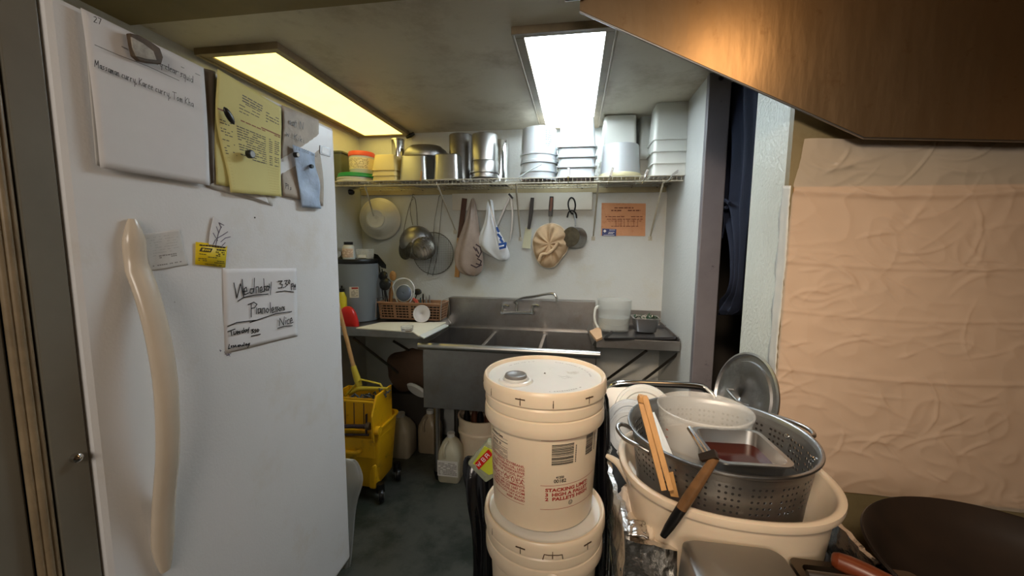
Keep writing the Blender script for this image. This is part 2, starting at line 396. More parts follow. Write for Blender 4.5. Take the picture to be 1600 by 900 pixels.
# ------------------------------------------------------------------ the room
CEIL, NEARC, YB, XL, XR, YW = 2.29, 2.27, 2.85, -1.62, .60, 1.36
struct(MB().box(-2.0, 2.5, -2.7, 3.3, -.1, 0).build('floor', M_floor))
struct(MB().box(-2.0, 2.5, 1.30, 3.3, CEIL, CEIL+.1).build('ceiling', M_ceil))
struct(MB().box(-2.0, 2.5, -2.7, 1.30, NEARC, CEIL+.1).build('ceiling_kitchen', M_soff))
struct(MB().box(-2.0, .70, YB, YB+.1, 0, CEIL).build('wall_back', M_wall))
struct(MB().box(XL-.1, XL, .2, YB, 0, CEIL).build('wall_left', M_wall))
struct(MB().box(XR, XR+.09, 2.10, YB, 0, CEIL).build('wall_right', M_wallR))
struct(MB().box(XR-.004, XR+.094, 2.06, 2.10, 0, CEIL).build('trim_1', M_post, bevel=.004))
struct(MB().box(.64, .70, 1.385, 1.63, 0, CEIL).build('wall_doorway', M_white_rough, bevel=.003))
struct(MB().box(.64, 2.4, YW, YW+.025, 0, CEIL).build('wall_range', M_brown))
struct(MB().box(.70, 2.4, 3.1, 3.2, 0, CEIL).build('wall_beyond', M_dark))
struct(MB().box(2.4, 2.5, -2.7, 3.2, 0, CEIL).build('wall_far_right', M_kitchen))
struct(MB().box(-2.0, 2.5, -2.8, -2.7, 0, CEIL).build('wall_behind', M_kitchen))
struct(MB().box(-2.0, -1.72, -2.7, 3.2, 0, CEIL).build('wall_far_left', M_kitchen))
# cold-room front left of the freezer
struct(MB().box(-1.7, -.868, -.9, .47, 0, NEARC).build('wall_cold_room', M_frame, bevel=.003))
b = MB()
for k in range(3): b.tube([(-.862+.003*(k == 1), .474+k*.009, 0), (-.862+.003*(k == 1), .474+k*.009, NEARC)], .0055, 10)
struct(b.build('trim_2', mat('aged_gasket', srgb(150, 132, 104), .4, var=.35, vscale=14), smooth=True))
fr = struct(MB().box(-.92, -.856, .500, .549, 0, NEARC).build('trim_3', M_frame, bevel=.002))
sc = MB().lathe([(.0001, .012), (.004, .0115), (.0075, .008), (.008, 0)], at(117, 715, X=-.856), 20, R=RY(PI/2)).build('screw_head', M_chrome, smooth=True)
tag(sc, 'small round metal screw head on the grey frame beside the freezer', 'screw')

# ------------------------------------------------------------------ ceiling lights
def ceiling_light(x0, x1, y0, y1, label, m):
    t = thing('ceiling_light', label, 'ceiling light', ((x0+x1)/2, (y0+y1)/2, CEIL), group=None)
    f = MB(); wd = .038
    for a in ((x0-wd, x1+wd, y0-wd, y0), (x0-wd, x1+wd, y1, y1+wd), (x0-wd, x0, y0, y1), (x1, x1+wd, y0, y1)):
        f.box(*a, CEIL-.022, CEIL)
    for a in ((x0-wd-.006, x1+wd+.006, y0-wd-.006, y0-wd+.004), (x0-wd-.006, x0-wd+.004, y0-wd, y1), (x1+wd-.004, x1+wd+.006, y0-wd, y1)):
        f.box(*a, CEIL-.028, CEIL)
    f.build('frame', mat('light_frame_paint', srgb(140, 124, 98), .45, var=.35, vscale=9), t, bevel=.002)
    MB().box(x0, x1, y0, y1, CEIL-.016, CEIL-.012).build('diffuser', m, t)
ceiling_light(-1.545, -1.245, 1.56, 2.80, 'long yellowish fluorescent ceiling light panel above the freezer side', M_lensL)
ceiling_light(-.212, .090, 1.585, 2.775, 'bright bluish white fluorescent ceiling light panel above the sink', M_lensR)
p = at(641, 212, Y=2.80)
tag(MB().tube([p+Vector((-.03, 0, -.012)), p, p+Vector((.03, 0, .016))], [.010, .015, .011], 10).build('black_stub', M_black, smooth=True),
    'small black stub below the end of the yellowish light panel', 'fitting')

# ------------------------------------------------------------------ freezer
DX = -.850
fz = thing('freezer', 'tall white upright freezer with papers on its door', 'freezer', (-1.2, .94, 0))
MB().box(-1.55, -.925, .556, 1.325, .03, 1.875).build('body', M_enamel, fz, bevel=.01)
MB().box(-.928, -.908, .57, 1.318, .26, 1.87).build('gasket', M_black, fz)
MB().box(-.910, DX, .553, 1.332, .245, 1.890).build('door', M_enamel, fz, bevel=.012)
MB().box(-.945, -.915, .57, 1.31, .04, .22).build('kickplate', M_black, fz, bevel=.004)
for y in (.62, 1.26):
    for x in (-1.5, -.98): MB().lathe([(.02, 0), (.02, .035)], (x, y, 0), 14, True, True).build('foot', M_black, fz, smooth=True)
dr = [o for o in bpy.data.objects if o.name == 'door'][0]
YH = at(192, 345, X=DX).y+.012
hp = [(188, 342), (196, 372), (212, 412), (230, 460), (246, 520), (258, 590), (262, 650), (262, 715), (256, 790), (247, 850), (241, 888)]
H = []
for q in hp:
    p = at(*q, Y=YH); p.x = max(p.x, DX+.006); H.append(p)
H = curve_pts(H, 4); rings = []
for i, p in enumerate(H):
    u = i/(len(H)-1); r = .0145*min(1, .35+6*u, .45+5*(1-u))
    wy = r*1.35*(1.15 if u > .2 else 1)
    rings.append([p+Vector((math.cos(a)*r*.95, math.sin(a)*wy, 0)) for a in [2*PI*k/16 for k in range(16)]])
MB().loft(rings).build('handle', M_handle, dr, smooth=True)
q = [at(*c, X=DX+.002) for c in ((500, 227), (516, 232), (516, 245), (500, 240))]
m = MB().prism([p-Vector((.002, 0, 0)) for p in q], (.003, 0, 0)).build('badge', mat('badge_rim', srgb(150, 150, 150), .3, .6), dr)
cc = sum(q, Vector())/4
MB().prism([cc+(p-cc)*.72+Vector((0, 0, 0)) for p in q], (.0018, 0, 0)).build('badge_face', M_enamel, m)

# ------------------------------------------------------------------ papers on the freezer door
def patch(px, off=.003, bul=None):
    """photo corners TL,TR,BR,BL -> surface function P(u,v) on the door plane, bulging towards the room"""
    A = [at(*c, X=DX+off) for c in px]
    def P(u, v, e=0):
        p = (A[0]*(1-u)+A[1]*u)*(1-v)+(A[3]*(1-u)+A[2]*u)*v
        return p+Vector(((bul(u, v) if bul else 0)+e, 0, 0))
    return P
def sheet(name, P, m, parent=None, nu=18, nv=18, th=.0005):
    return MB().grid(P, nu, nv).build(name, m, parent, smooth=True, solid=th, edge=180)
def prints(mb, P, rows, e=.0009):
    for (u0, u1, v, h) in rows:
        mb.add([P(u0, v, e), P(u1, v, e), P(u1, v+h, e), P(u0, v+h, e)], [(0, 1, 2, 3)])
    return mb
def words(u0, u1, v, h, rng, fill=.8, wl=(.03, .09)):
    out = []; u = u0
    while u < u1:
        l = min(rng.uniform(*wl), u1-u)
        if rng.random() < fill: out.append((u, u+l, v, h))
        u += l+.012
    return out
def paper_thing(name, label, cat, P, m, group=None, **k):
    o = sheet(name, P, m, **k); tag(o, label, cat, group); return o
NX = (1, 0, 0)
# sheets below the handwritten list
paper_thing('paper_sheet', 'white sheet showing under the left edge of the handwritten menu list', 'paper', patch([(130, 25), (190, 48), (196, 268), (150, 258)], .002), M_paper2)
paper_thing('paper_sheet', 'curled grey sheet between the menu list and the yellow form', 'paper',
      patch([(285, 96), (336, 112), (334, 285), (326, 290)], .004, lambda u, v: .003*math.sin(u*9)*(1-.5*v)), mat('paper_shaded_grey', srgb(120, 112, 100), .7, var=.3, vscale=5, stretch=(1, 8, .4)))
P = patch([(126, 12), (318, 106), (326, 290), (155, 262)], .010, lambda u, v: .004*math.sin(v*2.6)+.006*max(0, v-.8)*math.sin(u*7))
o = paper_thing('menu_list', 'large white sheet with a handwritten curry list near the freezer top', 'paper', P, M_paper)
mb = MB(); flat = lambda x, y: at(x, y, X=DX+.0172)
L = write('27A', (146, 34), (166, 42), 10) + write('Massaman curry, Karee curry, Tom Kha', (148, 104), (303, 168), 12, None)
L += write('clear squid', (258, 108), (302, 130), 11, None) + write('curry', (232, 94), (254, 106), 9, None)
L += [[(148, 70), (185, 86), (230, 103), (280, 126)]]
ribbons(mb, L, flat, .0010, NX).build('handwriting', M_ink, o)
prints(MB(), P, words(.25, .8, .13, .007, random.Random(3), .6)+words(.5, .95, .08, .006, random.Random(5), .5), .0012).build('faint_print', mat('faint_pencil', srgb(150, 148, 150), .7), o)
# rusty broken magnet clip
q = [(196, 52), (210, 55), (230, 66), (244, 76), (249, 90), (246, 101), (228, 99), (212, 96), (203, 88), (199, 70)]
ct = tag(MB().prism([at(*c, X=DX+.016) for c in q], (.010, 0, 0)).build('magnet_clip', M_rust, bevel=.002), 'broken rusty magnet clip holding the handwritten menu list', 'magnet clip')
q2 = [(204, 58), (222, 68), (238, 80), (243, 94), (226, 92), (212, 88), (206, 74)]
MB().prism([at(*c, X=DX+.026) for c in q2], (.0025, 0, 0)).build('clip_face', mat('chipped_white', srgb(178, 170, 156), .5, var=.5, vscale=60), ct)
# sheets behind the yellow form
paper_thing('paper_sheet', 'white sheet lowest of the papers under the yellow form', 'paper', patch([(328, 120), (400, 150), (426, 322), (322, 292)], .002), M_paper2)
paper_thing('paper_sheet', 'slanted white sheet poking out below the yellow form', 'paper', patch([(330, 240), (400, 270), (420, 318), (366, 298)], .004), M_paper)
paper_thing('notepad_sheet', 'yellow lined sheet hanging behind the left edge of the yellow form', 'paper', patch([(331, 150), (400, 190), (410, 302), (338, 288)], .005), M_yellow_paper)
def bulge(u, v): return .005*math.sin(v*5.2+1.0)*(1-u*.5)+.004*math.sin(u*5)*v
P = patch([(334, 106), (438, 168), (442, 307), (356, 300)], .013, bulge)
P0 = P
def Pw(u, v, e=0):
    p = P0(u, v, e); k = (1-u)*(.010*math.sin(v*6.0-.6))  # wavy left edge
    return p+Vector((0, -k, 0))
o = paper_thing('order_form', 'pale yellow printed form held by two magnets on the freezer', 'paper', Pw, M_yellow_paper, nu=24, nv=26)
rng = random.Random(4); rows = []
for v in (.10, .125, .15): rows += words(.34, .66, v, .010, rng, .95, (.05, .12))
for v in (.17, .2, .23, .26): rows += words(.30, .62, v, .007, rng, .7)+words(.72, .95, v-.03, .009, rng, .7)
for i in range(13): rows += words(.04, .20, .40+i*.022, .007, rng, .6, (.02, .05))+words(.26, .72, .40+i*.022, .008, rng, .85)+words(.78, .84, .40+i*.022, .008, rng, .8)+words(.88, .97, .40+i*.022, .008, rng, .8)
prints(MB(), Pw, rows).build('printed_lines', M_ink_grey, o)
prints(MB(), Pw, [(.02, .98, .315, .012)]+words(.05, .98, .335, .01, rng, .8)).build('brown_rule', M_ink_brown, o)
prints(MB(), Pw, [(.05, .95, .70+.028*i, .002) for i in range(10)]).build('ruled_lines', mat('pale_rule', srgb(196, 176, 100), .6), o)
# notes at the right
P = patch([(440, 164), (498, 188), (506, 322), (441, 306)], .003, lambda u, v: .004*math.sin(v*7+u*3))
o = paper_thing('handwritten_note', 'greasy brownish handwritten note right of the yellow form', 'paper', P, M_kraft_note)
L = write('Boat N', (447, 192), (476, 204), 12)+write('w. Kiki', (447, 212), (476, 224), 10)+write('Pl s', (446, 294), (456, 298), 8)
ribbons(MB(), L, lambda x, y: at(x, y, X=DX+.0095), .0019, NX).build('handwriting', M_ink, o)
P = patch([(457, 226), (492, 240), (503, 326), (472, 324)], .012, lambda u, v: .006*math.sin(v*9)*math.sin(u*4))
o = paper_thing('crumpled_note', 'small crumpled pale blue note over the greasy handwritten note', 'paper', P, M_blue_paper)
L = write('La 1000 amul', (463, 234), (496, 246), 6)
ribbons(MB(), L, lambda x, y: at(x, y, X=DX+.0195), .0009, NX).build('handwriting', M_ink_grey, o)
# magnets
def magnet(px, r, off, label, face=None, h=.012):
    m = MB().lathe([(r*.96, 0), (r, .001), (r, h-.002), (r*.9, h), (.0001, h)], at(*px, X=DX+off), 24, R=RY(PI/2)).build('round_magnet', M_black, smooth=True)
    tag(m, label, 'magnet')
    if face: MB().lathe([(r*.72, h), (r*.72, h+.001), (.0001, h+.001)], at(*px, X=DX+off), 24, R=RY(PI/2)).build('magnet_face', face, m, smooth=True)
grey = mat('magnet_grey', srgb(140, 140, 138), .35, .3)
magnet((388, 241), .0105, .022, 'round black magnet with grey face low on the yellow form', grey)
magnet((460, 242), .0075, .018, 'small black magnet with pale face on the left edge of the blue note', M_whiteplastic)
magnet((485, 260), .0065, .019, 'small plain black magnet near the middle of the blue note', None, .008)
p = at(358, 181, X=DX+.028); sp = [p+Vector((math.cos(a)*.006, math.sin(a)*.0, 0)) for a in (0,)]
mb = MB(); rings = []
d = (at(364, 192, X=DX+.028)-at(351, 170, X=DX+.028)); dl = d.length/2+.004; d.normalize(); s_ = d.cross(Vector(NX))
for k in range(9):
    a = -1+2*k/8; rr_ = math.sqrt(max(0.02, 1-a*a))
    rings.append([p+d*a*dl+s_*math.cos(t)*.009*rr_+Vector(NX)*math.sin(t)*.006*rr_ for t in [2*PI*j/14 for j in range(14)]])
tag(mb.loft(rings).build('oval_magnet', M_black, smooth=True), 'long black oval magnet high on the yellow form', 'magnet')
# receipt, flower slip, card, sign
P = patch([(221, 366), (280, 358), (294, 414), (234, 424)], .0014, lambda u, v: .0012*math.sin(u*8+v*5))
o = paper_thing('receipt', 'faded white receipt slip just right of the freezer handle', 'paper', P, M_paper2)
rng = random.Random(9); rows = []
for i in range(8): rows += words(.08, .9, .12+i*.07, .006, rng, .45)
for i in range(2): rows += words(.3, .75, .62+i*.05, .03, rng, .8, (.04, .08))
rows += words(.1, .9, .86, .03, rng, .8, (.03, .05))
prints(MB(), P, rows).build('printed_lines', mat('faded_print', srgb(150, 144, 138), .7), o)
mb = MB(); q = [(333, 338), (350, 350), (363, 360), (364, 370), (352, 386), (326, 382), (328, 362)]
o = tag(mb.prism([at(*c, X=DX+.003) for c in q], (.002, 0, 0)).build('folded_slip', M_paper), 'small folded slip with a violet plant drawing above the yellow card', 'paper')
L = [[(337, 384), (341, 366), (346, 354)], [(340, 372), (350, 366), (356, 362)], [(340, 376), (333, 364)], [(342, 364), (338, 354)], [(345, 378), (352, 372), (360, 370)], [(333, 382), (337, 374)], [(346, 356), (342, 348), (350, 352)], [(347, 384), (352, 379)]]
ribbons(MB(), L, lambda x, y: at(x, y, X=DX+.0056), .0016, NX).build('plant_drawing', M_ink_violet, o)
P = patch([(306, 378), (355, 383), (352, 418), (305, 413)], .003)
o = paper_thing('business_card', 'bright yellow business card with black print stuck on the freezer', 'card', P, M_card, nu=2, nv=2)
rng = random.Random(2)
rows = words(.10, .95, .09, .06, rng, 1, (.05, .1))+words(.65, .95, .22, .06, rng, 1, (.06, .12))+words(.62, .93, .34, .04, rng, .9)+words(.62, .93, .42, .04, rng, .9)+words(.64, .85, .50, .04, rng, .9)
rows += words(.1, .38, .50, .03, rng, .9)+words(.38, .68, .60, .03, rng, .9)+words(.08, .35, .70, .03, rng, .9)+words(.08, .35, .78, .03, rng, .9)+words(.68, .95, .74, .03, rng, .9)+words(.6, .95, .82, .03, rng, .9)+words(.2, .85, .92, .03, rng, .7)
mb = prints(MB(), P, rows)
mb.add([P(.16, .22, .0009), P(.52, .22, .0009), P(.46, .40, .0009), P(.10, .40, .0009)], [(0, 1, 2, 3)])
mb.build('printed_lines', mat('card_print', srgb(60, 48, 12), .5), o)
mb = MB()
mb.add([P(.20, .26, .0012), P(.27, .26, .0012), P(.24, .36, .0012), P(.17, .36, .0012)], [(0, 1, 2, 3)])
for k in range(3): mb.add([P(.29+k*.06, .27, .0012), P(.33+k*.06, .27, .0012), P(.31+k*.06, .35, .0012), P(.27+k*.06, .35, .0012)], [(0, 1, 2, 3)])
mb.build('logo_letters', M_card, o)
P = patch([(348, 420), (463, 419), (465, 525), (352, 553)], .0013, lambda u, v: .0012*math.sin(u*9+v*2)*math.sin(v*6))
o = paper_thing('lesson_sign', 'square white sheet with Wednesday Piano lessons in black marker', 'sign', P, M_paper)
def cpx(lines): return [[(210+x/3.748, 330+y/3.748) for x, y in l] for l in lines]
big = cpx([
 [(583, 420), (600, 508), (622, 425), (640, 500), (632, 400)], [(640, 470), (660, 468), (655, 445), (643, 455), (645, 490), (670, 478)],
 [(700, 455), (680, 455), (676, 478), (690, 482), (702, 455)], [(703, 392), (700, 480)], [(712, 480), (712, 445), (725, 442), (730, 476)],
 [(736, 465), (748, 462), (745, 442), (736, 450), (738, 475), (754, 470)], [(770, 440), (758, 442), (766, 460), (756, 470)],
 [(786, 440), (774, 442), (772, 464), (786, 460)], [(757, 395), (762, 470)], [(776, 438), (788, 440), (786, 464)], [(790, 425), (793, 450)], [(802, 415), (796, 490)],
 [(606, 527), (640, 505), (700, 492), (783, 485)],
 [(842, 410), (866, 408), (852, 425), (868, 430), (864, 448), (842, 450)], [(872, 446), (875, 449)], [(878, 408), (896, 405), (884, 424), (898, 430), (880, 446)], [(906, 402), (900, 420), (908, 424), (912, 408), (906, 402)],
 [(920, 462), (920, 425)], [(918, 428), (930, 424), (930, 438), (920, 442)], [(934, 460), (936, 430), (940, 445), (944, 428), (944, 460)],
 [(830, 474), (880, 467), (932, 473)],
 [(684, 620), (684, 545)], [(665, 548), (700, 533), (718, 545), (705, 565), (684, 570)], [(716, 565), (714, 600)], [(738, 570), (724, 572), (724, 598), (738, 592), (740, 570), (744, 598)], [(750, 600), (750, 570), (762, 568), (764, 596)],
 [(778, 568), (770, 585), (780, 595), (788, 578), (778, 568)], [(795, 535), (798, 595)], [(804, 582), (816, 578), (812, 562), (804, 572), (808, 595), (820, 588)], [(832, 560), (824, 565), (832, 578), (824, 592)],
 [(842, 560), (834, 565), (842, 576), (834, 590)], [(850, 565), (846, 578), (854, 584), (858, 570), (850, 565)], [(864, 582), (864, 562), (872, 560), (874, 580)], [(880, 560), (874, 566), (880, 574), (876, 580)],
 [(545, 675), (600, 652), (680, 642), (718, 638)], [(676, 652), (740, 630), (830, 600), (922, 588)],
 [(848, 672), (852, 628), (874, 668), (878, 618)], [(886, 640), (886, 662)], [(886, 624), (888, 627)], [(906, 632), (894, 640), (896, 660), (908, 656)], [(912, 645), (924, 640), (920, 624), (911, 635), (914, 656), (930, 650)], [(838, 686), (880, 674), (926, 670)],
 [(546, 706), (590, 690)], [(566, 700), (570, 728)], [(582, 705), (582, 722), (594, 718), (596, 702)], [(602, 714), (610, 710), (604, 702), (600, 712), (606, 720)], [(620, 702), (612, 706), (620, 712), (614, 718)],
 [(636, 698), (628, 702), (630, 712), (640, 708)], [(640, 684), (642, 710)], [(654, 694), (646, 698), (650, 708), (656, 702)], [(656, 692), (660, 702), (666, 690)], [(672, 680), (666, 714)],
 [(684, 695), (698, 692), (688, 702), (700, 706), (686, 716)], [(712, 692), (704, 696), (712, 704), (704, 714)], [(722, 690), (716, 700), (724, 706), (730, 696), (722, 690)], [(684, 732), (738, 720)],
 [(556, 780), (550, 806), (562, 802)], [(568, 796), (572, 788), (566, 790), (570, 800)], [(578, 800), (580, 786), (588, 796), (592, 784), (598, 796)], [(604, 790), (610, 794), (612, 784), (606, 786)], [(616, 794), (618, 782), (626, 790)], [(634, 782), (630, 790), (640, 786)], [(642, 770), (642, 790)],
 [(650, 786), (652, 778)], [(656, 788), (656, 776), (664, 784)], [(672, 774), (666, 780), (674, 784)], [(676, 772), (664, 800)]])
flat = lambda x, y: at(x, y, X=DX+.0040)
ribbons(MB(), big, flat, .0026, NX).build('marker_writing', M_ink, o)
sq = cpx([[(500, 812), (508, 816), (504, 822), (500, 814)], [(526, 824), (540, 832), (560, 826), (570, 818)], [(530, 836), (545, 840), (566, 834)], [(534, 828), (548, 822), (566, 824)], [(538, 846), (556, 844)], [(540, 822), (552, 836), (560, 850)]])
ribbons(MB(), sq, lambda x, y: at(x, y, X=DX+.0008), .0012, NX).build('door_scribble', M_ink_violet, dr)
mk = MB()
for px, r in (((398, 340), .0022), ((520, 478), .0008), ((273, 472), .0006)):
    mk.lathe([(r, 0), (r, .0006), (.0001, .0006)], at(*px, X=DX), 10, R=RY(PI/2))
mk.build('chip_mark', M_ink, dr)
# ------------------------------------------------------------------ wire shelf on the back wall
SZ = 1.886; SY0, SY1 = 2.42, 2.82; SX0, SX1 = -1.61, .592
sh = thing('wire_shelf', 'long coated wire shelf full of containers on the back wall', 'shelf', (-.5, YB, SZ))
b = MB()
n = 86
for i in range(n+1):
    x = SX0+.01+(SX1-SX0-.02)*i/n
    b.tube([(x, SY1, SZ-.003), (x, SY0, SZ-.003), (x, SY0, SZ-.028)], .0013, 5)
b.build('cross_wires', M_wire, sh)
b = MB()
for y, z in ((SY0, SZ-.001), (SY0, SZ-.030), (2.52, SZ-.006), (2.62, SZ-.006), (2.72, SZ-.006), (SY1, SZ-.004)): b.tube([(SX0, y, z), (SX1, y, z)], .003, 8)
b.build('rails', M_wire, sh, smooth=True)
for (a, c) in (((570, 286), (590, 361)), ((683, 290), (711, 361)), ((806, 290), (813, 372)), ((935, 290), (927, 371)), ((1037, 282), (1016, 371))):
    p = at(*a, Y=SY0+.01); p.z = SZ-.025; q = at(*c, Y=YB-.004)
    br = MB().tube([p, q+Vector((0, 0, .012)), q+Vector((0, 0, -.012))], .0055, 8).build('brace', M_wire, sh, smooth=True)
    MB().box(q.x-.013, q.x+.013, YB-.004, YB-.0005, q.z-.022, q.z+.006).build('brace_plate', M_wire, br, bevel=.001)
    MB().lathe([(.004, 0), (.004, .003), (.0001, .004)], (q.x, YB-.004, q.z-.006), 10, R=RX(PI/2)).build('screw', M_black, br)
tr = MB(); za = at(700, 289, Y=YB-.01).z; zb = at(700, 304, Y=YB-.01).z
o = tag(MB().box(XL+.01, XR-.01, YB-.014, YB-.001, zb, za).build('shelf_cleat', mat('dirty_cream_paint', srgb(176, 160, 122), .5, var=.3, vscale=4), bevel=.002), 'dirty cream strip screwed along the wall behind the wire shelf', 'wall strip')
b = MB()
for k in range(13): b.lathe([(.005, 0), (.005, .003), (.0001, .004)], (-1.45+k*.165, YB-.014, (za+zb)/2), 10, R=RX(PI/2))
b.build('screws', M_ink, o)
# hooks clipped on the shelf front
def clip(px, py, label, ang=0, leng=1):
    p = at(px, py, Y=SY0-.004)
    t = tag(MB().box(p.x-.007, p.x+.007, SY0-.009, SY0-.006, SZ+.0, SZ+.052*leng, R=RY(ang), c=(p.x, SY0, SZ)).build('shelf_hook', M_steel, bevel=.001), label, 'hook')
    MB().tube([Vector((p.x, SY0-.008, SZ+.004)), Vector((p.x+ang*-.02, SY0-.014, SZ-.025)), Vector((p.x-ang*.05, SY0-.004, SZ-.045))], .0022, 7).build('hook_wire', M_chrome, t, smooth=True)
    MB().lathe([(.0036, 0), (.0036, .0012), (.0001, .0012)], Vector((p.x+.04*math.sin(ang), SY0-.0095, SZ+.04*math.cos(ang)*leng)), 10, R=RX(PI/2)).build('hook_eye', M_whiteplastic, t)
clip(888, 284, 'steel hook standing upright on the shelf edge below the tall white stack')
clip(953, 282, 'steel hook leaning on the shelf edge below the round white tub', .28)
clip(1008, 281, 'steel hook at the left corner of the big clear bins', .35, .75)
clip(1050, 279, 'thin steel hook bent low under the big clear bins', .9, .8)

# ------------------------------------------------------------------ containers on the shelf
def span(l, r, Y, y=270):
    a, b_ = at(l, y, Y=Y).x, at(r, y, Y=Y).x; return (a+b_)/2, b_-a
def zt(x, y, Y): return at(x, y, Y=Y).z-SZ
def pan_shell(mb, w0, d0, w1, d1, h, r, lip, t=.0022, rim_t=.003, n=5):
    """open tapering container, mouth w1 x d1 at z=h, with a flat outward lip"""
    mb.loft([rr(w0-.012, d0-.012, r, 0, n), rr(w0, d0, r, .006, n), rr(w1, d1, r, h-rim_t, n), rr(w1+2*lip, d1+2*lip, r+lip*.6, h-rim_t, n),
             rr(w1+2*lip, d1+2*lip, r+lip*.6, h, n), rr(w1-2*t, d1-2*t, r, h, n), rr(w0-2*t, d0-2*t, r, .008, n), rr(w0-.02, d0-.02, r, .004, n)])
    return mb
FLIP = RX(PI)
# left end
x, wd = span(504, 548, 2.62); tp = zt(535, 241, 2.62)
o = thing('plastic_crate', 'dull dark green box at the left end of the shelf', 'box', (x, 2.64, SZ))
mc = mat('dull_green_box', srgb(96, 98, 78), .5, var=.15)
pan_shell(MB(), .20, .24, .21, .25, tp-.012, .015, .006).build('bin', mc, o, smooth=True, local=True)
MB().loft([rr(.228, .268, .02, tp-.012), rr(.228, .268, .02, tp-.002), rr(.21, .25, .02, tp)]).build('lid', mc, o, smooth=True, local=True)
x, wd = span(528, 586, 2.53)
z = 0
for k, (mm, dia, hh, dx, nm, lb) in enumerate(((M_whiteplastic, wd*.98, .018, .002, 'container_lid', 'white plastic lid lying lowest at the left end of the shelf'),
        (M_whiteplastic, wd*.96, .014, -.004, 'container_lid', 'white plastic lid in the middle of the stack under the green lids'),
        (M_green, wd*.97, .014, .004, 'container_lid', 'lower green plastic lid on the shelf under the white tub'),
        (M_green, wd*.90, .014, -.002, 'container_lid', 'upper green plastic lid directly under the white tub with red band'))):
    r = dia/2
    tag(MB().lathe([(.0001, 0), (r*.9, 0), (r, .002), (r, hh*.8), (r*.97, hh), (r*.9, hh*.75), (.0001, hh*.7)], (x+dx, 2.545, SZ+z), 44).build(nm, mm, smooth=True), lb, 'lid')
    z += hh
x2, w2 = span(547, 583, 2.53); tp = zt(565, 237, 2.5)
o = thing('plastic_tub', 'round white tub with orange red band standing on green lids', 'tub', (x2, 2.54, SZ+z))
r = w2/2; hh = tp-z
MB().lathe([(.0001, 0), (r*.93, 0), (r*.95, .004), (r*.99, hh*.8), (.0001, hh*.8)], n=40).build('tub_body', M_whiteplastic, o, smooth=True, local=True)
MB().lathe([(.0001, hh*.78), (r*1.0, hh*.78), (r*1.03, hh*.8), (r*1.03, hh*.94), (r*.98, hh), (r*.9, hh*.97), (.0001, hh*.97)], n=40).build('tub_lid', mat('orange_red_plastic', srgb(226, 92, 62), .35, var=.05), o, smooth=True, local=True)
MB().lathe([(r*.985, hh*.18), (r*.995, hh*.7)], n=40).build('label', mat('cream_label', srgb(236, 222, 180), .5, var=.06), o, smooth=True, local=True)
b = MB(); rng = random.Random(6)
for row in range(9):
    a = -2.5
    while a < -.6:
        l = rng.uniform(.04, .14)
        if rng.random() < .7:
            zz = hh*(.24+row*.05); R_ = r*1.0
            b.add([(R_*math.cos(a), R_*math.sin(a), zz), (R_*math.cos(a+l), R_*math.sin(a+l), zz), (R_*math.cos(a+l), R_*math.sin(a+l), zz+hh*.018), (R_*math.cos(a), R_*math.sin(a), zz+hh*.018)], [(0, 1, 2, 3)])
        a += l+.04
b.build('label_print', mat('label_print_brown', srgb(120, 96, 60), .6), o, local=True)
# yellowed square containers, upside down, nested
x, wd = span(587, 628, 2.52, 265); tp = zt(607, 243, 2.5)
p0 = thing('food_container', 'yellowed clear square container, lowest of the nested stack of three', 'container', (x, 2.53, SZ+tp*.6), FLIP, 'yellowed containers on the shelf')
pan_shell(MB(), wd*.76, wd*.76, wd*.90, wd*.90, tp*.6, .014, .005).build('container', M_yelclear, p0, smooth=True, local=True)
dup(p0, (x, 2.53, SZ+tp*.8), 'yellowed clear square container, middle of the nested stack of three', FLIP)
dup(p0, (x, 2.53, SZ+tp), 'yellowed clear square container, topmost of the nested stack of three', FLIP)
# tall narrow steel canister behind
x, wd = span(610, 630, 2.66, 230); tp = zt(620, 217, 2.66)
o = thing('steel_canister', 'tall narrow steel canister behind the yellowed containers', 'canister', (x, 2.68, SZ))
MB().lathe([(.0001, 0), (wd*.40, 0), (wd*.42, .004), (wd*.47, tp-.01), (wd*.5, tp-.008), (wd*.5, tp), (wd*.45, tp), (wd*.38, .006), (.0001, .006)], n=32).build('body', M_chrome, o, smooth=True, local=True)
# two steel pans upside down in front
def steam_pan(px0, px1, py, Y, label, top=.74):
    x, wd = span(px0, px1, Y, 275); h = zt((px0+px1)/2, py, Y-.05)
    o = thing('steam_pan', label, 'pan', (x, Y+.03, SZ+h), FLIP)
    pan_shell(MB(), wd*top, wd*top, wd*.90, wd*.90, h, .03, .012).build('pan', M_steel, o, smooth=True, local=True)
    return o
steam_pan(626, 674, 242, 2.52, 'upside-down deep steel pan left of the other steel pan on the shelf', .80)
steam_pan(678, 722, 239, 2.51, 'upside-down deep steel pan in front of the tall dark canister', .80)
# big oval roaster behind
x, wd = span(632, 698, 2.68, 250); tp = zt(665, 226, 2.66)
o = thing('mixing_bowl', 'large dented steel bowl upside down behind the two steel pans', 'bowl', (x, 2.685, SZ))
MB().loft([el(wd*.28, .07, 0), el(wd*.26, .075, tp*.45), el(wd*.36, .09, tp*.60), el(wd*.49, .125, tp*.68), el(wd*.50, .128, tp*.74), el(wd*.47, .12, tp*.86), el(wd*.36, .09, tp*.96), el(wd*.1, .03, tp)], True, True).build('bowl', M_alu, o, smooth=True, local=True)
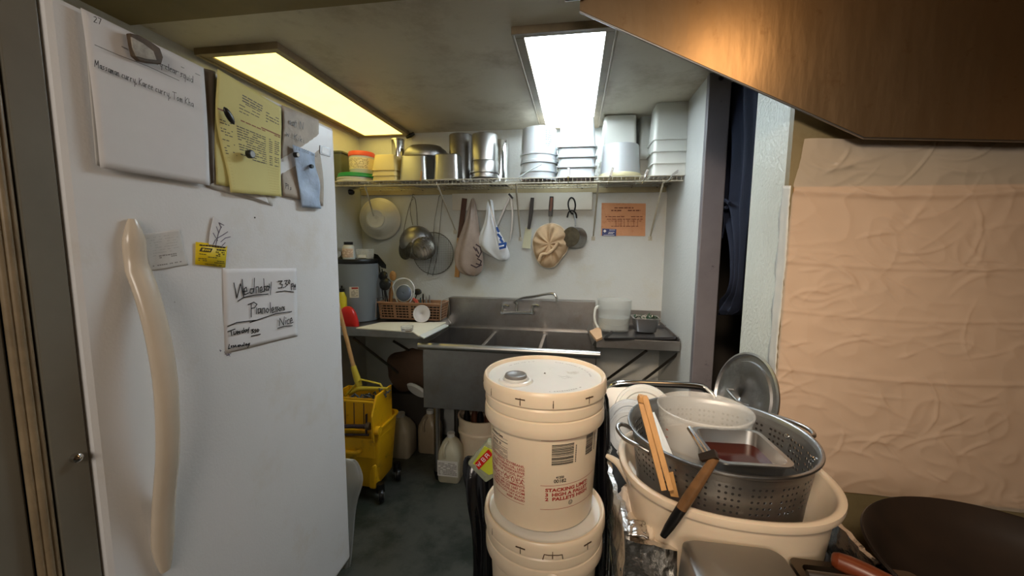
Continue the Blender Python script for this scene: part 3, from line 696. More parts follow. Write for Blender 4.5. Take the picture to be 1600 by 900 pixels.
# tall bain marie canisters
def bain(px0, px1, py, Y, h_in, label, m, hh=None):
    x, wd = span(px0, px1, Y, 270); r = wd/2; h = h_in
    o = thing('bain_marie_pot', label, 'pot', (x, Y+.02, SZ+hh), FLIP, 'bain marie pots on the shelf')
    MB().lathe([(.0001, 0), (r*.84, 0), (r*.87, .008), (r*.87, h*.68), (r*.93, h*.72), (r*.94, h*.97), (r*1.0, h*.975), (r*1.0, h), (r*.92, h), (r*.90, h*.74), (r*.84, h*.70), (r*.84, .01), (.0001, .01)], n=48).build('pot', m, o, smooth=True, local=True, edge=30)
    return o
h = zt(757, 210, 2.52)
bain(734, 779, 210, 2.52, h*.83, 'large bright steel canister, inner of the upside-down nested pair', M_steel, h)
o = bain(735, 778, 210, 2.52, h*.83, 'large bright steel canister, outer of the upside-down nested pair', M_steel, h)
o.matrix_world = Matrix.Translation((o.location.x, o.location.y, SZ+h*.90)) @ FLIP.to_4x4()
h = zt(719, 212, 2.64)
bain(699, 740, 212, 2.62, h, 'tall dark steel canister between the steel pan and the bright canisters', M_steel_dull, h)
h = zt(783, 217, 2.66)
bain(762, 795, 217, 2.70, h, 'tall narrow steel canister half hidden behind the bright nested pair', M_chrome, h)
# clothes peg on the shelf edge
p = at(658, 275, Y=SY0-.006)
tag(MB().box(p.x-.004, p.x+.004, p.y-.004, p.y+.004, p.z-.03, p.z+.03, R=RY(.12)).build('wooden_stick', M_wood, bevel=.001), 'short pale wooden stick standing at the shelf edge between the steel pans', 'stick')
# white pails
def pail(px0, px1, h, label, Y, z0):
    x, wd = span(px0, px1, Y, 275); r = wd/2
    o = thing('plastic_pail', label, 'pail', (x, Y+.02, SZ+z0+h), FLIP, 'white pails on the shelf')
    MB().lathe([(.0001, 0), (r*.86, 0), (r*.88, .004), (r*.95, h*.72), (r*1.0, h*.73), (r*1.0, h*.77), (r*.955, h*.78), (r*.96, h*.92), (r*1.0, h*.93), (r*1.0, h), (r*.93, h), (r*.85, .006), (.0001, .006)], n=48).build('pail_body', M_shelfwhite, o, smooth=True, local=True, edge=30)
    return o, r
ph = zt(840, 202, 2.54)
o1, r = pail(812, 871, ph*.62, 'round white pail upside down, lower of the nested pair', 2.54, 0)
o2, r = pail(812, 871, ph*.68, 'round white pail with blue print upside down, upper of the nested pair', 2.54, ph*.32)
hb = ph*.68
b = MB(); rng = random.Random(8)
for col in range(4):
    for i in range(9):
        if rng.random() < .75:
            a = .75+col*.10; zz = hb*(.12+i*.06); R_ = r*(.89+.06*(zz/hb))+.0012; l = .06
            b.add([(R_*math.cos(a), R_*math.sin(a), zz), (R_*math.cos(a+l), R_*math.sin(a+l), zz), (R_*math.cos(a+l), R_*math.sin(a+l), zz+.006), (R_*math.cos(a), R_*math.sin(a), zz+.006)], [(0, 1, 2, 3)])
b.build('label_print', M_ink_blue, o2, local=True)
pa = [at(*q, Y=2.54-r-.012) for q in ((811, 277), (828, 266), (846, 257))]
MB().tube(curve_pts(pa, 5), .0035, 8).build('carry_handle', M_shelfwhite, o1, smooth=True)
# square tall pails
def square_stack(px0, px1, pyt, Y, n, first, labels, m, step, topw=.84, lip=.007, handle=True, group=None, depth=None):
    x, wd = span(px0, px1, Y, 275); H_ = zt((px0+px1)/2, pyt, Y-.03); h = H_-step*(n-1); o = None; dd = depth or wd*.95
    for k in range(n):
        loc = (x, Y+.02, SZ+step*k+h)
        if k == 0:
            o = thing(first, labels[0], 'container', loc, FLIP, group)
            pan_shell(MB(), (wd-2*lip)*topw, dd*topw, wd-2*lip-.004, dd, h, .02, lip, .0022, .006).build('container', m, o, smooth=True, local=True)
            if handle:
                for s in (-1, 1): MB().box(s*(wd/2-.004), s*(wd/2+.006), -.012, .012, h-.028, h-.010).build('latch', m, o, local=True, bevel=.002)
        else: o2 = dup(o, loc, labels[k], FLIP)
    return o, x, wd, H_, h
o, x, wd, H_, h = square_stack(870, 931, 184, 2.52, 4, 'square_pail', ['white square pail upside down, lowest of the tall nested stack', 'white square pail upside down, second from the bottom of the tall nested stack', 'white square pail upside down, third from the bottom of the tall nested stack', 'white square pail upside down, topmost and fully seen under the bright light'], M_shelfwhite, .058, group='white square pails on the shelf')
pa = [at(*q, Y=2.44) for q in ((882, 230), (886, 234), (905, 234), (917, 233), (919, 229))]
tq = [q_ for q_ in bpy.data.objects if q_.get('label', '').startswith('white square pail upside down, topmost')][0]
W[tq.name] = Matrix.Translation((x, 2.54, SZ+.174+h)) @ FLIP.to_4x4()
MB().tube(pa, .004, 8).build('carry_handle', M_shelfwhite, tq, smooth=True)
square_stack(936, 993, 183, 2.68, 3, 'square_tub', ['white square tub upside down, lowest of the stack behind the round tub', 'white square tub upside down, middle of the stack behind the round tub', 'white square tub upside down, top of the stack behind the round tub'], M_cloudy, .06, topw=.9, group='square tubs behind the round tub')
x, wd = span(936, 1002, 2.53, 268); H_ = zt(968, 229, 2.55); r = wd/2
o = thing('round_tub', 'round white tub upside down on its yellowed lid by the shelf edge', 'tub', (x, 2.545, SZ))
MB().lathe([(.0001, .02), (r*.96, .02), (r*.95, .03), (r*.86, H_-.01), (r*.84, H_), (.0001, H_)], n=52).build('tub_body', M_shelfwhite, o, smooth=True, local=True)
MB().lathe([(.0001, 0), (r*.9, 0), (r, .006), (r*1.02, .016), (r*1.0, .028), (r*.95, .03), (.0001, .024)], n=52).build('tub_lid', mat('yellowed_lid', srgb(228, 220, 178), .4, var=.06), o, smooth=True, local=True)
# big clear bins at the right
square_stack(1013, 1079, 162, 2.50, 4, 'clear_bin', ['big cloudy square bin upside down, lowest of the stack at the right wall', 'big cloudy square bin upside down, second from below at the right wall', 'big cloudy square bin upside down, third from below at the right wall', 'big cloudy square bin upside down, topmost of the stack at the right wall'], M_cloudy, .066, topw=.90, handle=False, group='cloudy square bins at the right wall', depth=.20)
square_stack(992, 1036, 176, 2.72, 3, 'clear_bin', ['cloudy bin lowest of the smaller stack behind the big bins', 'cloudy bin in the middle of the smaller stack behind the big bins', 'cloudy bin topmost of the smaller stack behind the big bins'], M_cloudy, .07, topw=.90, handle=False, group='smaller cloudy bins behind', depth=.16)

# ------------------------------------------------------------------ hanging on the back wall
YH_ = 2.79
a, c = at(707, 303, Y=YB-.006), at(925, 328, Y=YB-.006)
tag(MB().box(a.x, c.x, YB-.016, YB-.0005, c.z, a.z).build('hanging_rail', M_board, bevel=.002), 'white painted board screwed to the wall under the shelf', 'board')
def nail(px, py):
    p = at(px, py, Y=2.80)
    return MB().tube([(p.x, YB-.015, p.z), (p.x, 2.785, p.z), (p.x, 2.783, p.z+.008)], .002, 6)
# white colander bowl
p = at(592, 342, Y=2.78); R_ = align((.16, -1, -.05))
o = thing('plastic_colander', 'round ribbed white plastic colander hanging on the wall', 'colander', p)
r = (at(621, 342, Y=2.78)-at(563, 342, Y=2.78)).x/2*1.02
prof = [(r, -.03), (r*1.02, -.025), (r*.98, -.018)]
for k in range(14): prof.append((r*(.90-.030*k)-(.002 if k % 2 else 0), -.012+.0058*k))
prof += [(r*.44, .07), (r*.42, .082), (r*.36, .082), (r*.34, .074), (r*.2, .074), (r*.19, .078), (.0001, .078)]
MB().lathe(prof, p, 56, R=R_).build('bowl', mat('ribbed_white_plastic', srgb(226, 220, 204), .3, var=.06), o, smooth=True, solid=.002, edge=25)
# S hook helper
def shook(px, py, label):
    p = at(px, py, Y=2.80)
    o = MB().tube(curve_pts([p+Vector((0, .03, .010)), p+Vector((0, .0, .012)), p+Vector((0, -.008, -.004)), p+Vector((0, -.002, -.012)), p+Vector((0, .006, -.004))], 5), .0018, 7).build('wall_hook', M_darkwire, smooth=True)
    tag(o, label, 'hook')
shook(645, 306, 'small wire hook holding the round steel strainer')
# steel strainers (round bowl)
def strainer(cx, cy, rp, Y, n, label, m, depth=.6, handle=None, name='strainer'):
    c = at(cx, cy, Y=Y); r = rp*Y/F_PX*1.0; R_ = align(n)
    o = thing(name, label, 'strainer', c)
    prof = [(r*math.cos(t), -r*depth*0+r*depth*math.sin(t)) for t in [PI/2*k/9 for k in range(10)]]
    MB().lathe(prof, c, 40, R=R_).build('bowl', m, o, smooth=True, solid=.0012)
    MB().tube([c+R_ @ Vector((r*math.cos(t), r*math.sin(t), 0)) for t in [2*PI*k/36 for k in range(36)]], .0026, 7, closed=True).build('rim', M_darkwire, o, smooth=True)
    if handle:
        b = MB()
        for h_ in handle: b.tube(curve_pts([at(*q, Y=Y-.005*0) for q in h_], 5), .0024, 7)
        b.build('handle', M_darkwire, o, smooth=True)
    return o
def perf_mat(name, col, scale, lo, metal=1):
    """sheet with woven or punched openings"""
    if name in MC: return MC[name]
    m = mat(name, col, .35, metal, var=.2); nt = m.node_tree; N = nt.nodes; L = nt.links; bs = N['Principled BSDF']
    tc = N.new('ShaderNodeTexCoord'); v = N.new('ShaderNodeTexVoronoi'); v.inputs['Scale'].default_value = scale; v.inputs['Randomness'].default_value = 0
    L.new(tc.outputs['Object'], v.inputs['Vector']); g = N.new('ShaderNodeMath'); g.operation = 'GREATER_THAN'; g.inputs[1].default_value = lo
    L.new(v.outputs['Distance'], g.inputs[0]); L.new(g.outputs[0], bs.inputs['Alpha']); return m
M_mesh = perf_mat('woven_wire_mesh', (.13, .12, .10), 150, .40)
strainer(651, 379, 27, 2.79, (.28, -1, .12), 'round steel strainer bowl hanging left of the flat skimmer', M_steel_dull, .65, [[(645, 352), (641, 330), (643, 312), (646, 308), (649, 313), (651, 330), (652, 352)]])
strainer(662, 388, 19, 2.70, (.30, -1, .2), 'small dark mesh strainer hanging in front of the steel strainer', M_mesh, .22, None)
strainer(634, 389, 17, 2.73, (-.45, -.9, .1), 'dark mesh strainer seen from its side at the left of the steel strainer', M_mesh, .2, [[(629, 372), (634, 345), (641, 318), (646, 310)]])
# large flat skimmer
c = at(677, 396, Y=2.81); r = 34*2.81/F_PX; tl = align((.1, -1, 0))
o = thing('wire_skimmer', 'large flat round wire skimmer with square mesh on the wall', 'skimmer', c)
MB().tube([c+Vector((r*math.cos(t), 0, r*math.sin(t))) for t in [2*PI*k/48 for k in range(48)]], .0032, 8, closed=True).build('rim', M_darkwire, o, smooth=True)
b = MB()
for k in range(-11, 12):
    d = k*r/12; hh = math.sqrt(max(0, r*r-d*d))
    b.tube([c+Vector((d, .001, -hh)), c+Vector((d, .006, 0)), c+Vector((d, .001, hh))], .0011, 5)
    b.tube([c+Vector((-hh, 0, d)), c+Vector((0, .005, d)), c+Vector((hh, 0, d))], .0011, 5)
b.build('mesh', M_darkwire, o)
b = MB()
b.tube([at(*q, Y=2.80) for q in ((686, 307), (679, 345), (675, 400), (668, 430))], .0028, 7)
b.tube([at(*q, Y=2.80) for q in ((692, 307), (688, 345), (683, 400), (676, 431))], .0028, 7)
b.tube([at(*q, Y=2.80) for q in ((686, 307), (689, 304), (692, 307))], .0028, 7)
b.build('handle', M_darkwire, o, smooth=True)
# long wooden paddle
o = thing('wooden_paddle', 'long wooden stick with dark red brown handle hanging on the wall', 'paddle', at(720, 370, Y=2.82))
b = MB()
def flatbar(pts, w, th, Y, m, nm, par, mbn=None):
    P_ = [at(*q, Y=Y) for q in pts]; b = MB(); rings = []
    ws = w if isinstance(w, (list, tuple)) else [w]*len(P_)
    for i, p in enumerate(P_):
        t = (P_[min(i+1, len(P_)-1)]-P_[max(i-1, 0)]).normalized(); s = t.cross(Vector((0, 1, 0))).normalized()
        k = ws[i]/2
        rings.append([p+s*k+Vector((0, -th/2, 0)), p+s*k*.8+Vector((0, -th/2-th*.15, 0)), p-s*k*.8+Vector((0, -th/2-th*.15, 0)), p-s*k+Vector((0, -th/2, 0)), p-s*k+Vector((0, th/2, 0)), p+s*k+Vector((0, th/2, 0))])
    return b.loft(rings).build(nm, m, par, bevel=.001)
flatbar([(726, 310), (723, 335), (720, 360), (718, 372)], .036, .012, 2.825, M_wood_dark, 'handle', o)
flatbar([(718, 372), (716, 400), (714, 433)], .036, .010, 2.825, M_wood, 'blade', o)
# bags
def bag(name, label, outline, Y, depth, m, group=None, fold=.01, amp=1, seed=0):
    """outline: list of (xl, xr, y) in photo px from top to bottom; a full soft volume with folds"""
    rings = []; n = 36
    for i, (xl, xr, y) in enumerate(outline):
        a, b_ = at(xl, y, Y=Y), at(xr, y, Y=Y); c = (a+b_)/2; rx = (b_.x-a.x)/2; k = math.sin(PI*(i+.6)/(len(outline)+.2))
        ry = max(.004, depth/2*k)
        ring = []
        for j in range(n):
            t = 2*PI*j/n
            q = 1+fold/ max(rx, .01)*math.sin(t*7+i*.4+seed)*.25*amp
            ring.append(c+Vector((rx*math.cos(t)*q, ry*math.sin(t)*q*(1+.15*math.sin(5*t+i*.7+seed)), .006*math.sin(3*t+seed+i))))
        rings.append(ring)
    o = MB().loft(rings).build(name, m, smooth=True, subsurf=1, edge=180); tag(o, label, 'bag', group); return o
o = bag('plastic_bag', 'translucent brownish plastic bag hanging full on the wall', [(737, 740, 309), (733, 743, 322), (729, 746, 340), (724, 748, 356), (718, 750, 372), (712, 753, 388), (710, 755, 404), (713, 755, 418), (722, 751, 428), (734, 744, 431)], 2.76, .11, M_brownbag, fold=.02)
ln = [[(744, 382), (750, 386), (752, 394), (748, 402), (744, 398)], [(740, 386), (744, 392)], [(746, 404), (752, 408), (750, 414), (744, 412)], [(736, 414), (744, 418), (752, 414)], [(744, 388), (748, 396)]]
ribbons(MB(), ln, lambda x, y: at(x, y, Y=2.697), .009, (0, -1, 0)).build('print', mat('dark_print', srgb(60, 44, 48), .5), o)
o = bag('carrier_bag', 'white plastic carrier bag with blue print hanging on the wall', [(763, 769, 311), (761, 771, 325), (760, 772, 340), (757, 775, 352), (752, 781, 362), (748, 787, 374), (746, 792, 384), (754, 796, 392), (766, 797, 400), (778, 792, 407)], 2.755, .10, M_whitebag, fold=.02, seed=2)
ln = [[(776, 356), (779, 362)], [(778, 366), (783, 372)], [(782, 374), (785, 378)], [(780, 382), (790, 380), (789, 386), (781, 388)]]
mbp = ribbons(MB(), ln, lambda x, y: at(x, y, Y=2.693), .016, (0, -1, 0)); mbp.build('print', M_ink_blue, o)
# ladle and tongs
o = thing('spoon', 'long steel spoon hanging over the white carrier bag', 'spoon', at(772, 350, Y=2.69))
flatbar([(764, 312), (768, 330), (773, 350), (779, 385)], [.014, .012, .012, .008], .005, 2.682, M_chrome, 'handle', o)
o = thing('tongs', 'steel kitchen tongs hanging open right of the white carrier bag', 'tongs', at(797, 340, Y=2.79))
flatbar([(798, 305), (790, 322), (780, 345), (772, 362)], [.012, .016, .016, .010], .006, 2.79, M_steel, 'arm', o)
flatbar([(798, 305), (801, 330), (800, 356), (796, 380)], [.012, .014, .014, .008], .006, 2.79, M_steel, 'arm', o)
flatbar([(795, 303), (798, 306), (801, 310)], .014, .012, 2.785, M_black, 'hinge', o)
# spatula
o = thing('spatula', 'pale bladed spatula with black handle hanging on the white board', 'spatula', at(828, 340, Y=2.82))
flatbar([(832, 309), (830, 330), (827, 352), (826, 358)], [.024, .028, .022, .020], .012, 2.822, M_black, 'handle', o)
flatbar([(826, 356), (824, 372), (822, 388)], [.045, .055, .058], .005, 2.825, mat('pale_silicone', srgb(208, 204, 172), .5), 'blade', o)
# cap
o = thing('strainer_with_handle', 'round strainer with black and brown handle under a tan cloth cap', 'strainer', at(860, 345, Y=2.80))
hd = flatbar([(862, 307), (861, 322), (860, 338)], [.026, .030, .026], .016, 2.81, M_black, 'handle', o)
flatbar([(862, 309), (861, 322), (860, 330)], [.014, .018, .014], .006, 2.797, M_wood_red, 'handle_inlay', hd)
MB().tube([at(860, 337, Y=2.81), at(859, 352, Y=2.81)], .006, 8).build('neck', M_steel, o, smooth=True)
c = at(860, 383, Y=2.78)
q = [(858, 350), (845, 355), (836, 366), (833, 382), (836, 396), (842, 410), (852, 417), (866, 416), (876, 404), (885, 392), (888, 374), (880, 358), (869, 351)]
ol = [at(*k, Y=2.79) for k in q]; ol = curve_pts(ol, 4, True); cc = at(859, 381, Y=2.79); rings = []
for s, dy in ((1, .02), (1.02, -.005), (.97, -.025), (.84, -.045), (.62, -.058), (.38, -.062), (.15, -.06)):
    ring = []
    for i, p in enumerate(ol):
        th = math.atan2(p.z-cc.z, p.x-cc.x)
        fo = .015*math.sin(8*th+3*s)+.010*math.sin(13*th+s)
        ring.append(cc+(p-cc)*s+Vector((0, dy-fo*(1-abs(s-.7)), 0)))
    rings.append(ring)
cp = MB().loft(rings).build('cloth_cap', M_cap, smooth=True, subsurf=1, edge=180); tag(cp, 'tan gathered cloth cap hung over the round strainer', 'cap')
MB().tube([p+Vector((0, -.004, 0)) for p in ol[::2]], .006, 7, closed=True).build('hem', mat('cream_hem', srgb(222, 204, 176), .9), cp, smooth=True)
fl = [at(*k, Y=2.715) for k in ((842, 408), (846, 398), (856, 396), (866, 388), (872, 378))]
MB().tube(curve_pts(fl, 6), [.011]*25, 10).build('fold', M_cap, cp, smooth=True)
# small saucepan with hook
o = thing('saucepan', 'small dark steel saucepan hanging by its black looped handle', 'saucepan', at(893, 360, Y=2.78))
c = at(892, 370, Y=2.735); r = 15.5*2.74/F_PX; n = Vector((-.45, -.9, .05)).normalized(); R_ = align(n)
MB().lathe([(r*.97, -.10), (r*1.05, -.10), (r*1.02, -.095), (r, -.006), (r*.94, 0), (.0001, 0)], c, 44, R=R_).build('pan', M_steel_dull, o, smooth=True, solid=.0015)
MB().lathe([(r*.96, .0005), (r*.96, .001), (r*.8, .0018), (.0001, .0018)], c, 44, R=R_).build('scorched_base', mat('scorched_steel', (.20, .18, .15), .4, 1, var=.4, vscale=20), o, smooth=True)
lp = [at(*k, Y=2.79) for k in ((894, 334), (889, 326), (888, 316), (892, 309), (897, 312), (899, 322), (896, 332))]
MB().tube(curve_pts(lp, 5, True), .0055, 8, closed=True).build('handle_loop', M_black, o, smooth=True)
lp = [at(*k, Y=2.78) for k in ((886, 340), (889, 331), (895, 329), (900, 334), (901, 341))]
MB().tube(curve_pts(lp, 5), .005, 8).build('handle_fork', M_black, o, smooth=True)
MB().tube([at(896, 330, Y=2.79), at(899, 345, Y=2.76), at(899, 353, Y=2.74)], .0055, 8).build('handle_neck', M_steel, o, smooth=True)
# orange notice
a = [at(*k, Y=YB-.003) for k in ((940, 317), (1009, 318), (1008, 369), (939, 368))]
o = tag(MB().prism([a[0], a[1], a[2], a[3]], (0, -.0012, 0)).build('wall_notice', M_orange), 'orange brown greasy notice sheet taped on the back wall', 'notice')
def wallp(x, y, e=.0018): return at(x, y, Y=YB-.003-e)
b = MB(); rng = random.Random(11)
def wordsrow(b, x0, x1, y, h, rng, fill=.85, wl=(3, 8)):
    x = x0
    while x < x1:
        l = min(rng.uniform(*wl), x1-x)
        if rng.random() < fill: b.add([wallp(x, y), wallp(x+l, y), wallp(x+l, y+h), wallp(x, y+h)], [(0, 1, 2, 3)])
        x += l+1.2
for (x0, x1, y, h) in ((960, 990, 324, 1.6), (955, 1001, 328, 1.8), (946, 1004, 338, 1.2), (948, 1004, 342, 1.0), (955, 998, 353, .9), (950, 1003, 345, .7)): wordsrow(b, x0, x1, y, h, rng)
for x in (962, 970, 975, 981, 990, 996): b.add([wallp(x, 343), wallp(x+.6, 343), wallp(x+.6, 354), wallp(x, 354)], [(0, 1, 2, 3)])
b.build('notice_print', mat('notice_brown_ink', srgb(112, 58, 34), .6), o)
s_ = MB().prism([wallp(941, 357, .0013), wallp(963, 358, .0013), wallp(962.5, 369, .0013), wallp(940.5, 368.5, .0013)], (0, -.0006, 0)).build('blue_sticker', mat('navy_sticker', srgb(28, 48, 108), .4), o)
b = MB()
for (x0, x1, y) in ((952, 961, 359), (951, 960, 362.5), (950, 958, 364.5), (943, 960, 367)): b.add([wallp(x0, y, .0022), wallp(x1, y, .0022), wallp(x1, y+.7, .0022), wallp(x0, y+.7, .0022)], [(0, 1, 2, 3)])
b.add([wallp(945, 358.5, .0022), wallp(947.5, 361, .0022), wallp(945, 363.5, .0022), wallp(942.5, 361, .0022)], [(0, 1, 2, 3)])
b.build('sticker_print', M_paper, s_)
# ------------------------------------------------------------------ sink
SKX0, SKX1, SKY0, SKY1, RZ0 = -.905, .145, 2.20, 2.80, .885
sk = thing('sink', 'large stainless steel three compartment sink against the back wall', 'sink', ((SKX0+SKX1)/2, 2.5, 0))
b = MB()
b.box(SKX0+.015, SKX1-.015, SKY0+.012, SKY0+.016, .50, RZ0)         # front
b.box(SKX0+.015, SKX0+.019, SKY0+.012, SKY1-.06, .50, RZ0); b.box(SKX1-.019, SKX1-.015, SKY0+.012, SKY1-.06, .50, RZ0)
b.box(SKX0+.015, SKX1-.015, SKY1-.066, SKY1-.06, .50, RZ0); b.box(SKX0+.015, SKX1-.015, SKY0+.012, SKY1-.06, .498, .502)
b.build('basin', M_steel_dull, sk, bevel=.001)
for x in (-.56, -.20): MB().box(x-.012, x+.012, SKY0+.016, SKY1-.066, .502, RZ0-.025).build('divider', M_steel, sk, bevel=.006)
MB().tube([(SKX0-.005, SKY0, RZ0), (SKX1+.005, SKY0, RZ0)], .021, 16).build('front_rim', M_steel, sk, smooth=True)
b = MB()
b.box(SKX0, SKX1, SKY1-.07, SKY1-.03, RZ0-.004, RZ0+.004)
b.box(SKX0, SKX1, SKY1-.034, SKY1-.030, RZ0, 1.098); b.box(SKX0, SKX1, SKY1-.034, YB-.004, 1.094, 1.100)
b.prism([(SKX0, SKY1-.034, RZ0), (SKX0, YB-.005, RZ0), (SKX0, YB-.005, 1.098), (SKX0, SKY1-.034, 1.098)], (.003, 0, 0))
b.prism([(SKX1-.003, SKY1-.034, RZ0), (SKX1-.003, YB-.005, RZ0), (SKX1-.003, YB-.005, 1.098), (SKX1-.003, SKY1-.034, 1.098)], (.003, 0, 0))
b.build('backsplash', M_steel_dull, sk, bevel=.002)
for x in (SKX0+.075, SKX1-.075):
    for y in (SKY0+.08, SKY1-.10):
        l = MB().tube([(x, y, .03), (x, y, .50)], .0205, 14).build('leg', M_steel_dull, sk, smooth=True)
        MB().lathe([(.0001, 0), (.014, 0), (.017, .01), (.024, .045), (.024, .06)], (x, y, 0), 14).build('foot', M_black, l, smooth=True)
for x in (-.72, -.38, -.04):
    d_ = MB().tube([(x, 2.48, .50), (x, 2.48, .42)], [.045, .022], 16).build('drain', M_pipe, sk, smooth=True)
b = MB(); b.tube([(-.72, 2.48, .43), (-.72, 2.48, .36), (-.04, 2.48, .34)], .02, 10); b.tube([(-.38, 2.48, .43), (-.38, 2.48, .16), (-.38, 2.79, .16)], .022, 12)
b.build('waste_pipe', M_pipe, sk, smooth=True)
# faucet on the backsplash
fc = thing('faucet', 'chrome wall faucet with two handles and a swing spout on the backsplash', 'faucet', at(808, 482, Y=SKY1-.05))
YF = SKY1-.07
pL, pR = at(785, 488, Y=YF), at(832, 488, Y=YF); pc = (pL+pR)/2; zb_ = pc.z
MB().tube([pL, pR], .011, 12).build('bridge', M_chrome, fc, smooth=True)
for p in (pL, pR):
    m_ = MB().tube([Vector((p.x, SKY1-.034, p.z)), Vector((p.x, YF-.008, p.z))], [.02, .015], 14).build('valve', M_chrome, fc, smooth=True)
    MB().tube([Vector((p.x, YF, p.z)), Vector((p.x, YF, p.z+.048))], [.013, .010], 12).build('valve_stem', M_chrome, m_, smooth=True)
    s = 1 if p is pR else -1
    MB().tube([Vector((p.x, YF, p.z+.05)), Vector((p.x+.028, YF-.018, p.z+.056)), Vector((p.x+.05, YF-.03, p.z+.052))], [.011, .008, .006], 10).build('lever', M_chrome, m_, smooth=True)
sp = [Vector((pc.x-.005, YF, zb_)), Vector((pc.x-.005, YF, zb_+.06))]+[at(*q, Y=Y) for q, Y in (((804, 472), YF-.01), ((815, 466), YF-.06), ((835, 463), YF-.14), ((857, 459), YF-.22), ((866, 460), YF-.245), ((870, 466), YF-.25), ((870, 471), YF-.25))]
MB().tube(curve_pts(sp, 5), .0085, 12).build('spout', M_chrome, fc, smooth=True)

# ------------------------------------------------------------------ drainboards
DZ, DY0 = .952, 2.30
db = thing('drainboard', 'steel drainboard left of the sink covered by a white board', 'drainboard', (-1.2, 2.55, DZ))
b = MB(); lx = -.945
b.box(-1.60, lx, DY0, YB-.02, DZ-.012, DZ-.006); b.box(-1.60, lx, DY0-.004, DY0, DZ-.052, DZ+.004); b.box(-1.60, lx, DY0, DY0+.03, DZ-.052, DZ-.046)
b.box(-1.60, lx, YB-.024, YB-.018, DZ-.01, DZ+.09)
b.build('tray', M_steel_dull, db, bevel=.0015)
MB().prism([(lx, DY0-.004, DZ-.052), (lx+.04, DY0+.03, RZ0+.02), (lx+.055, YB-.09, RZ0+.02), (lx+.055, YB-.09, RZ0+.028), (lx+.012, YB-.09, DZ+.012), (lx, DY0-.004, DZ+.004)], (.003, 0, .003)).build('sloped_end', M_steel, db, bevel=.001)
def brace(px0, px1, Y0, Y1, par, m=M_darkwire):
    MB().tube([at(*px0, Y=Y0), at(*px1, Y=Y1)], .009, 8).build('brace', m, par, smooth=True)
brace((552, 528), (668, 618), 2.36, 2.78, db); brace((615, 533), (660, 560), 2.55, 2.8, db)
rx0 = at(930, 545, Y=DY0).x+.006
dr2 = thing('drainboard', 'steel drainboard right of the sink in the corner by the wall', 'drainboard', (.38, 2.55, DZ))
b = MB(); b.box(rx0, XR-.008, DY0, YB-.02, DZ-.012, DZ-.006); b.box(rx0, XR-.008, DY0-.004, DY0, DZ-.052, DZ+.004); b.box(rx0, XR-.008, DY0, DY0+.03, DZ-.052, DZ-.046)
b.box(XR-.012, XR-.008, DY0, YB-.02, DZ-.01, DZ+.02); b.box(rx0, XR-.008, YB-.024, YB-.018, DZ-.01, DZ+.09)
b.build('tray', M_steel_dull, dr2, bevel=.0015)
MB().prism([(rx0, DY0-.004, DZ-.052), (rx0-.022, DY0+.03, RZ0+.02), (rx0-.04, YB-.09, RZ0+.02), (rx0-.04, YB-.09, RZ0+.028), (rx0-.01, YB-.09, DZ+.012), (rx0, DY0-.004, DZ+.004)], (.003, 0, .003)).build('sloped_end', M_steel, dr2, bevel=.001)
brace((1010, 548), (925, 610), 2.36, 2.80, dr2); brace((1064, 549), (990, 606), 2.36, 2.80, dr2)
# cutting board on left drainboard
q = [at(*k, Z=DZ+.004) for k in ((556, 514), (596, 505), (697, 505), (655, 527), (645, 520))]
tag(MB().prism([p for p in q], (0, 0, .008)).build('cutting_board', M_cut, bevel=.002), 'flat white cutting board lying on the left drainboard', 'cutting board')
q = [at(*k, Z=DZ+.013) for k in ((655, 526), (695, 508), (701, 510), (662, 530))]
tag(MB().prism(q, (0, 0, .008)).build('white_tray', M_whiteplastic, bevel=.002), 'narrow white plastic strip tilted along the right edge of the cutting board', 'tray')
# grey heater
hx = at(585, 460, Y=2.56).x; r = .148
ht = thing('water_heater', 'grey cylindrical water heater with black rim left of the utensil basket', 'water heater', (hx-r, 2.60, DZ))
hz = at(560, 405, Y=2.50).z
MB().lathe([(.0001, .0), (r*.97, .0), (r*.98, .02), (r, .03), (r, hz-DZ-.03), (.0001, hz-DZ-.03)], (hx-r, 2.60, DZ), 64).build('tank', M_heater, ht, smooth=True)
MB().lathe([(.0001, hz-DZ-.032), (r*1.01, hz-DZ-.032), (r*1.02, hz-DZ-.026), (r*1.02, hz-DZ-.004), (r*1.0, hz-DZ), (.0001, hz-DZ)], (hx-r, 2.60, DZ), 64).build('top_rim', M_black, ht, smooth=True)
def on_cyl(cx, cy, R_, ph, z): return Vector((cx+R_*math.sin(ph), cy-R_*math.cos(ph), z))
zl0, zl1 = at(558, 466, Y=2.44).z, at(558, 449, Y=2.44).z
lb = MB().grid(lambda u, v: on_cyl(hx-r, 2.60, r+.001, +.17+.40*u, zl0+(zl1-zl0)*v), 10, 1).build('warning_label', mat('cream_sticker', srgb(214, 200, 176), .5), ht)
b = MB()
for (u0, u1, v0, v1, ) in ((.25, .95, .80, .95),): b.grid(lambda u, v: on_cyl(hx-r, 2.60, r+.0018, +.17+.40*(u0+(u1-u0)*u), zl0+(zl1-zl0)*(v0+(v1-v0)*v)), 6, 1)
b.build('red_strip', M_ink_red, lb)
b = MB(); rng = random.Random(3)
for row in range(6):
    for (u0, u1, _, _) in words(.2, .92, 0, 0, rng, .85, (.06, .2)):
        v0 = .12+row*.10; b.grid(lambda u, v: on_cyl(hx-r, 2.60, r+.0018, +.17+.40*(u0+(u1-u0)*u), zl0+(zl1-zl0)*(v0+.04*v)), 2, 1)
b.build('label_print', M_ink_grey, lb)
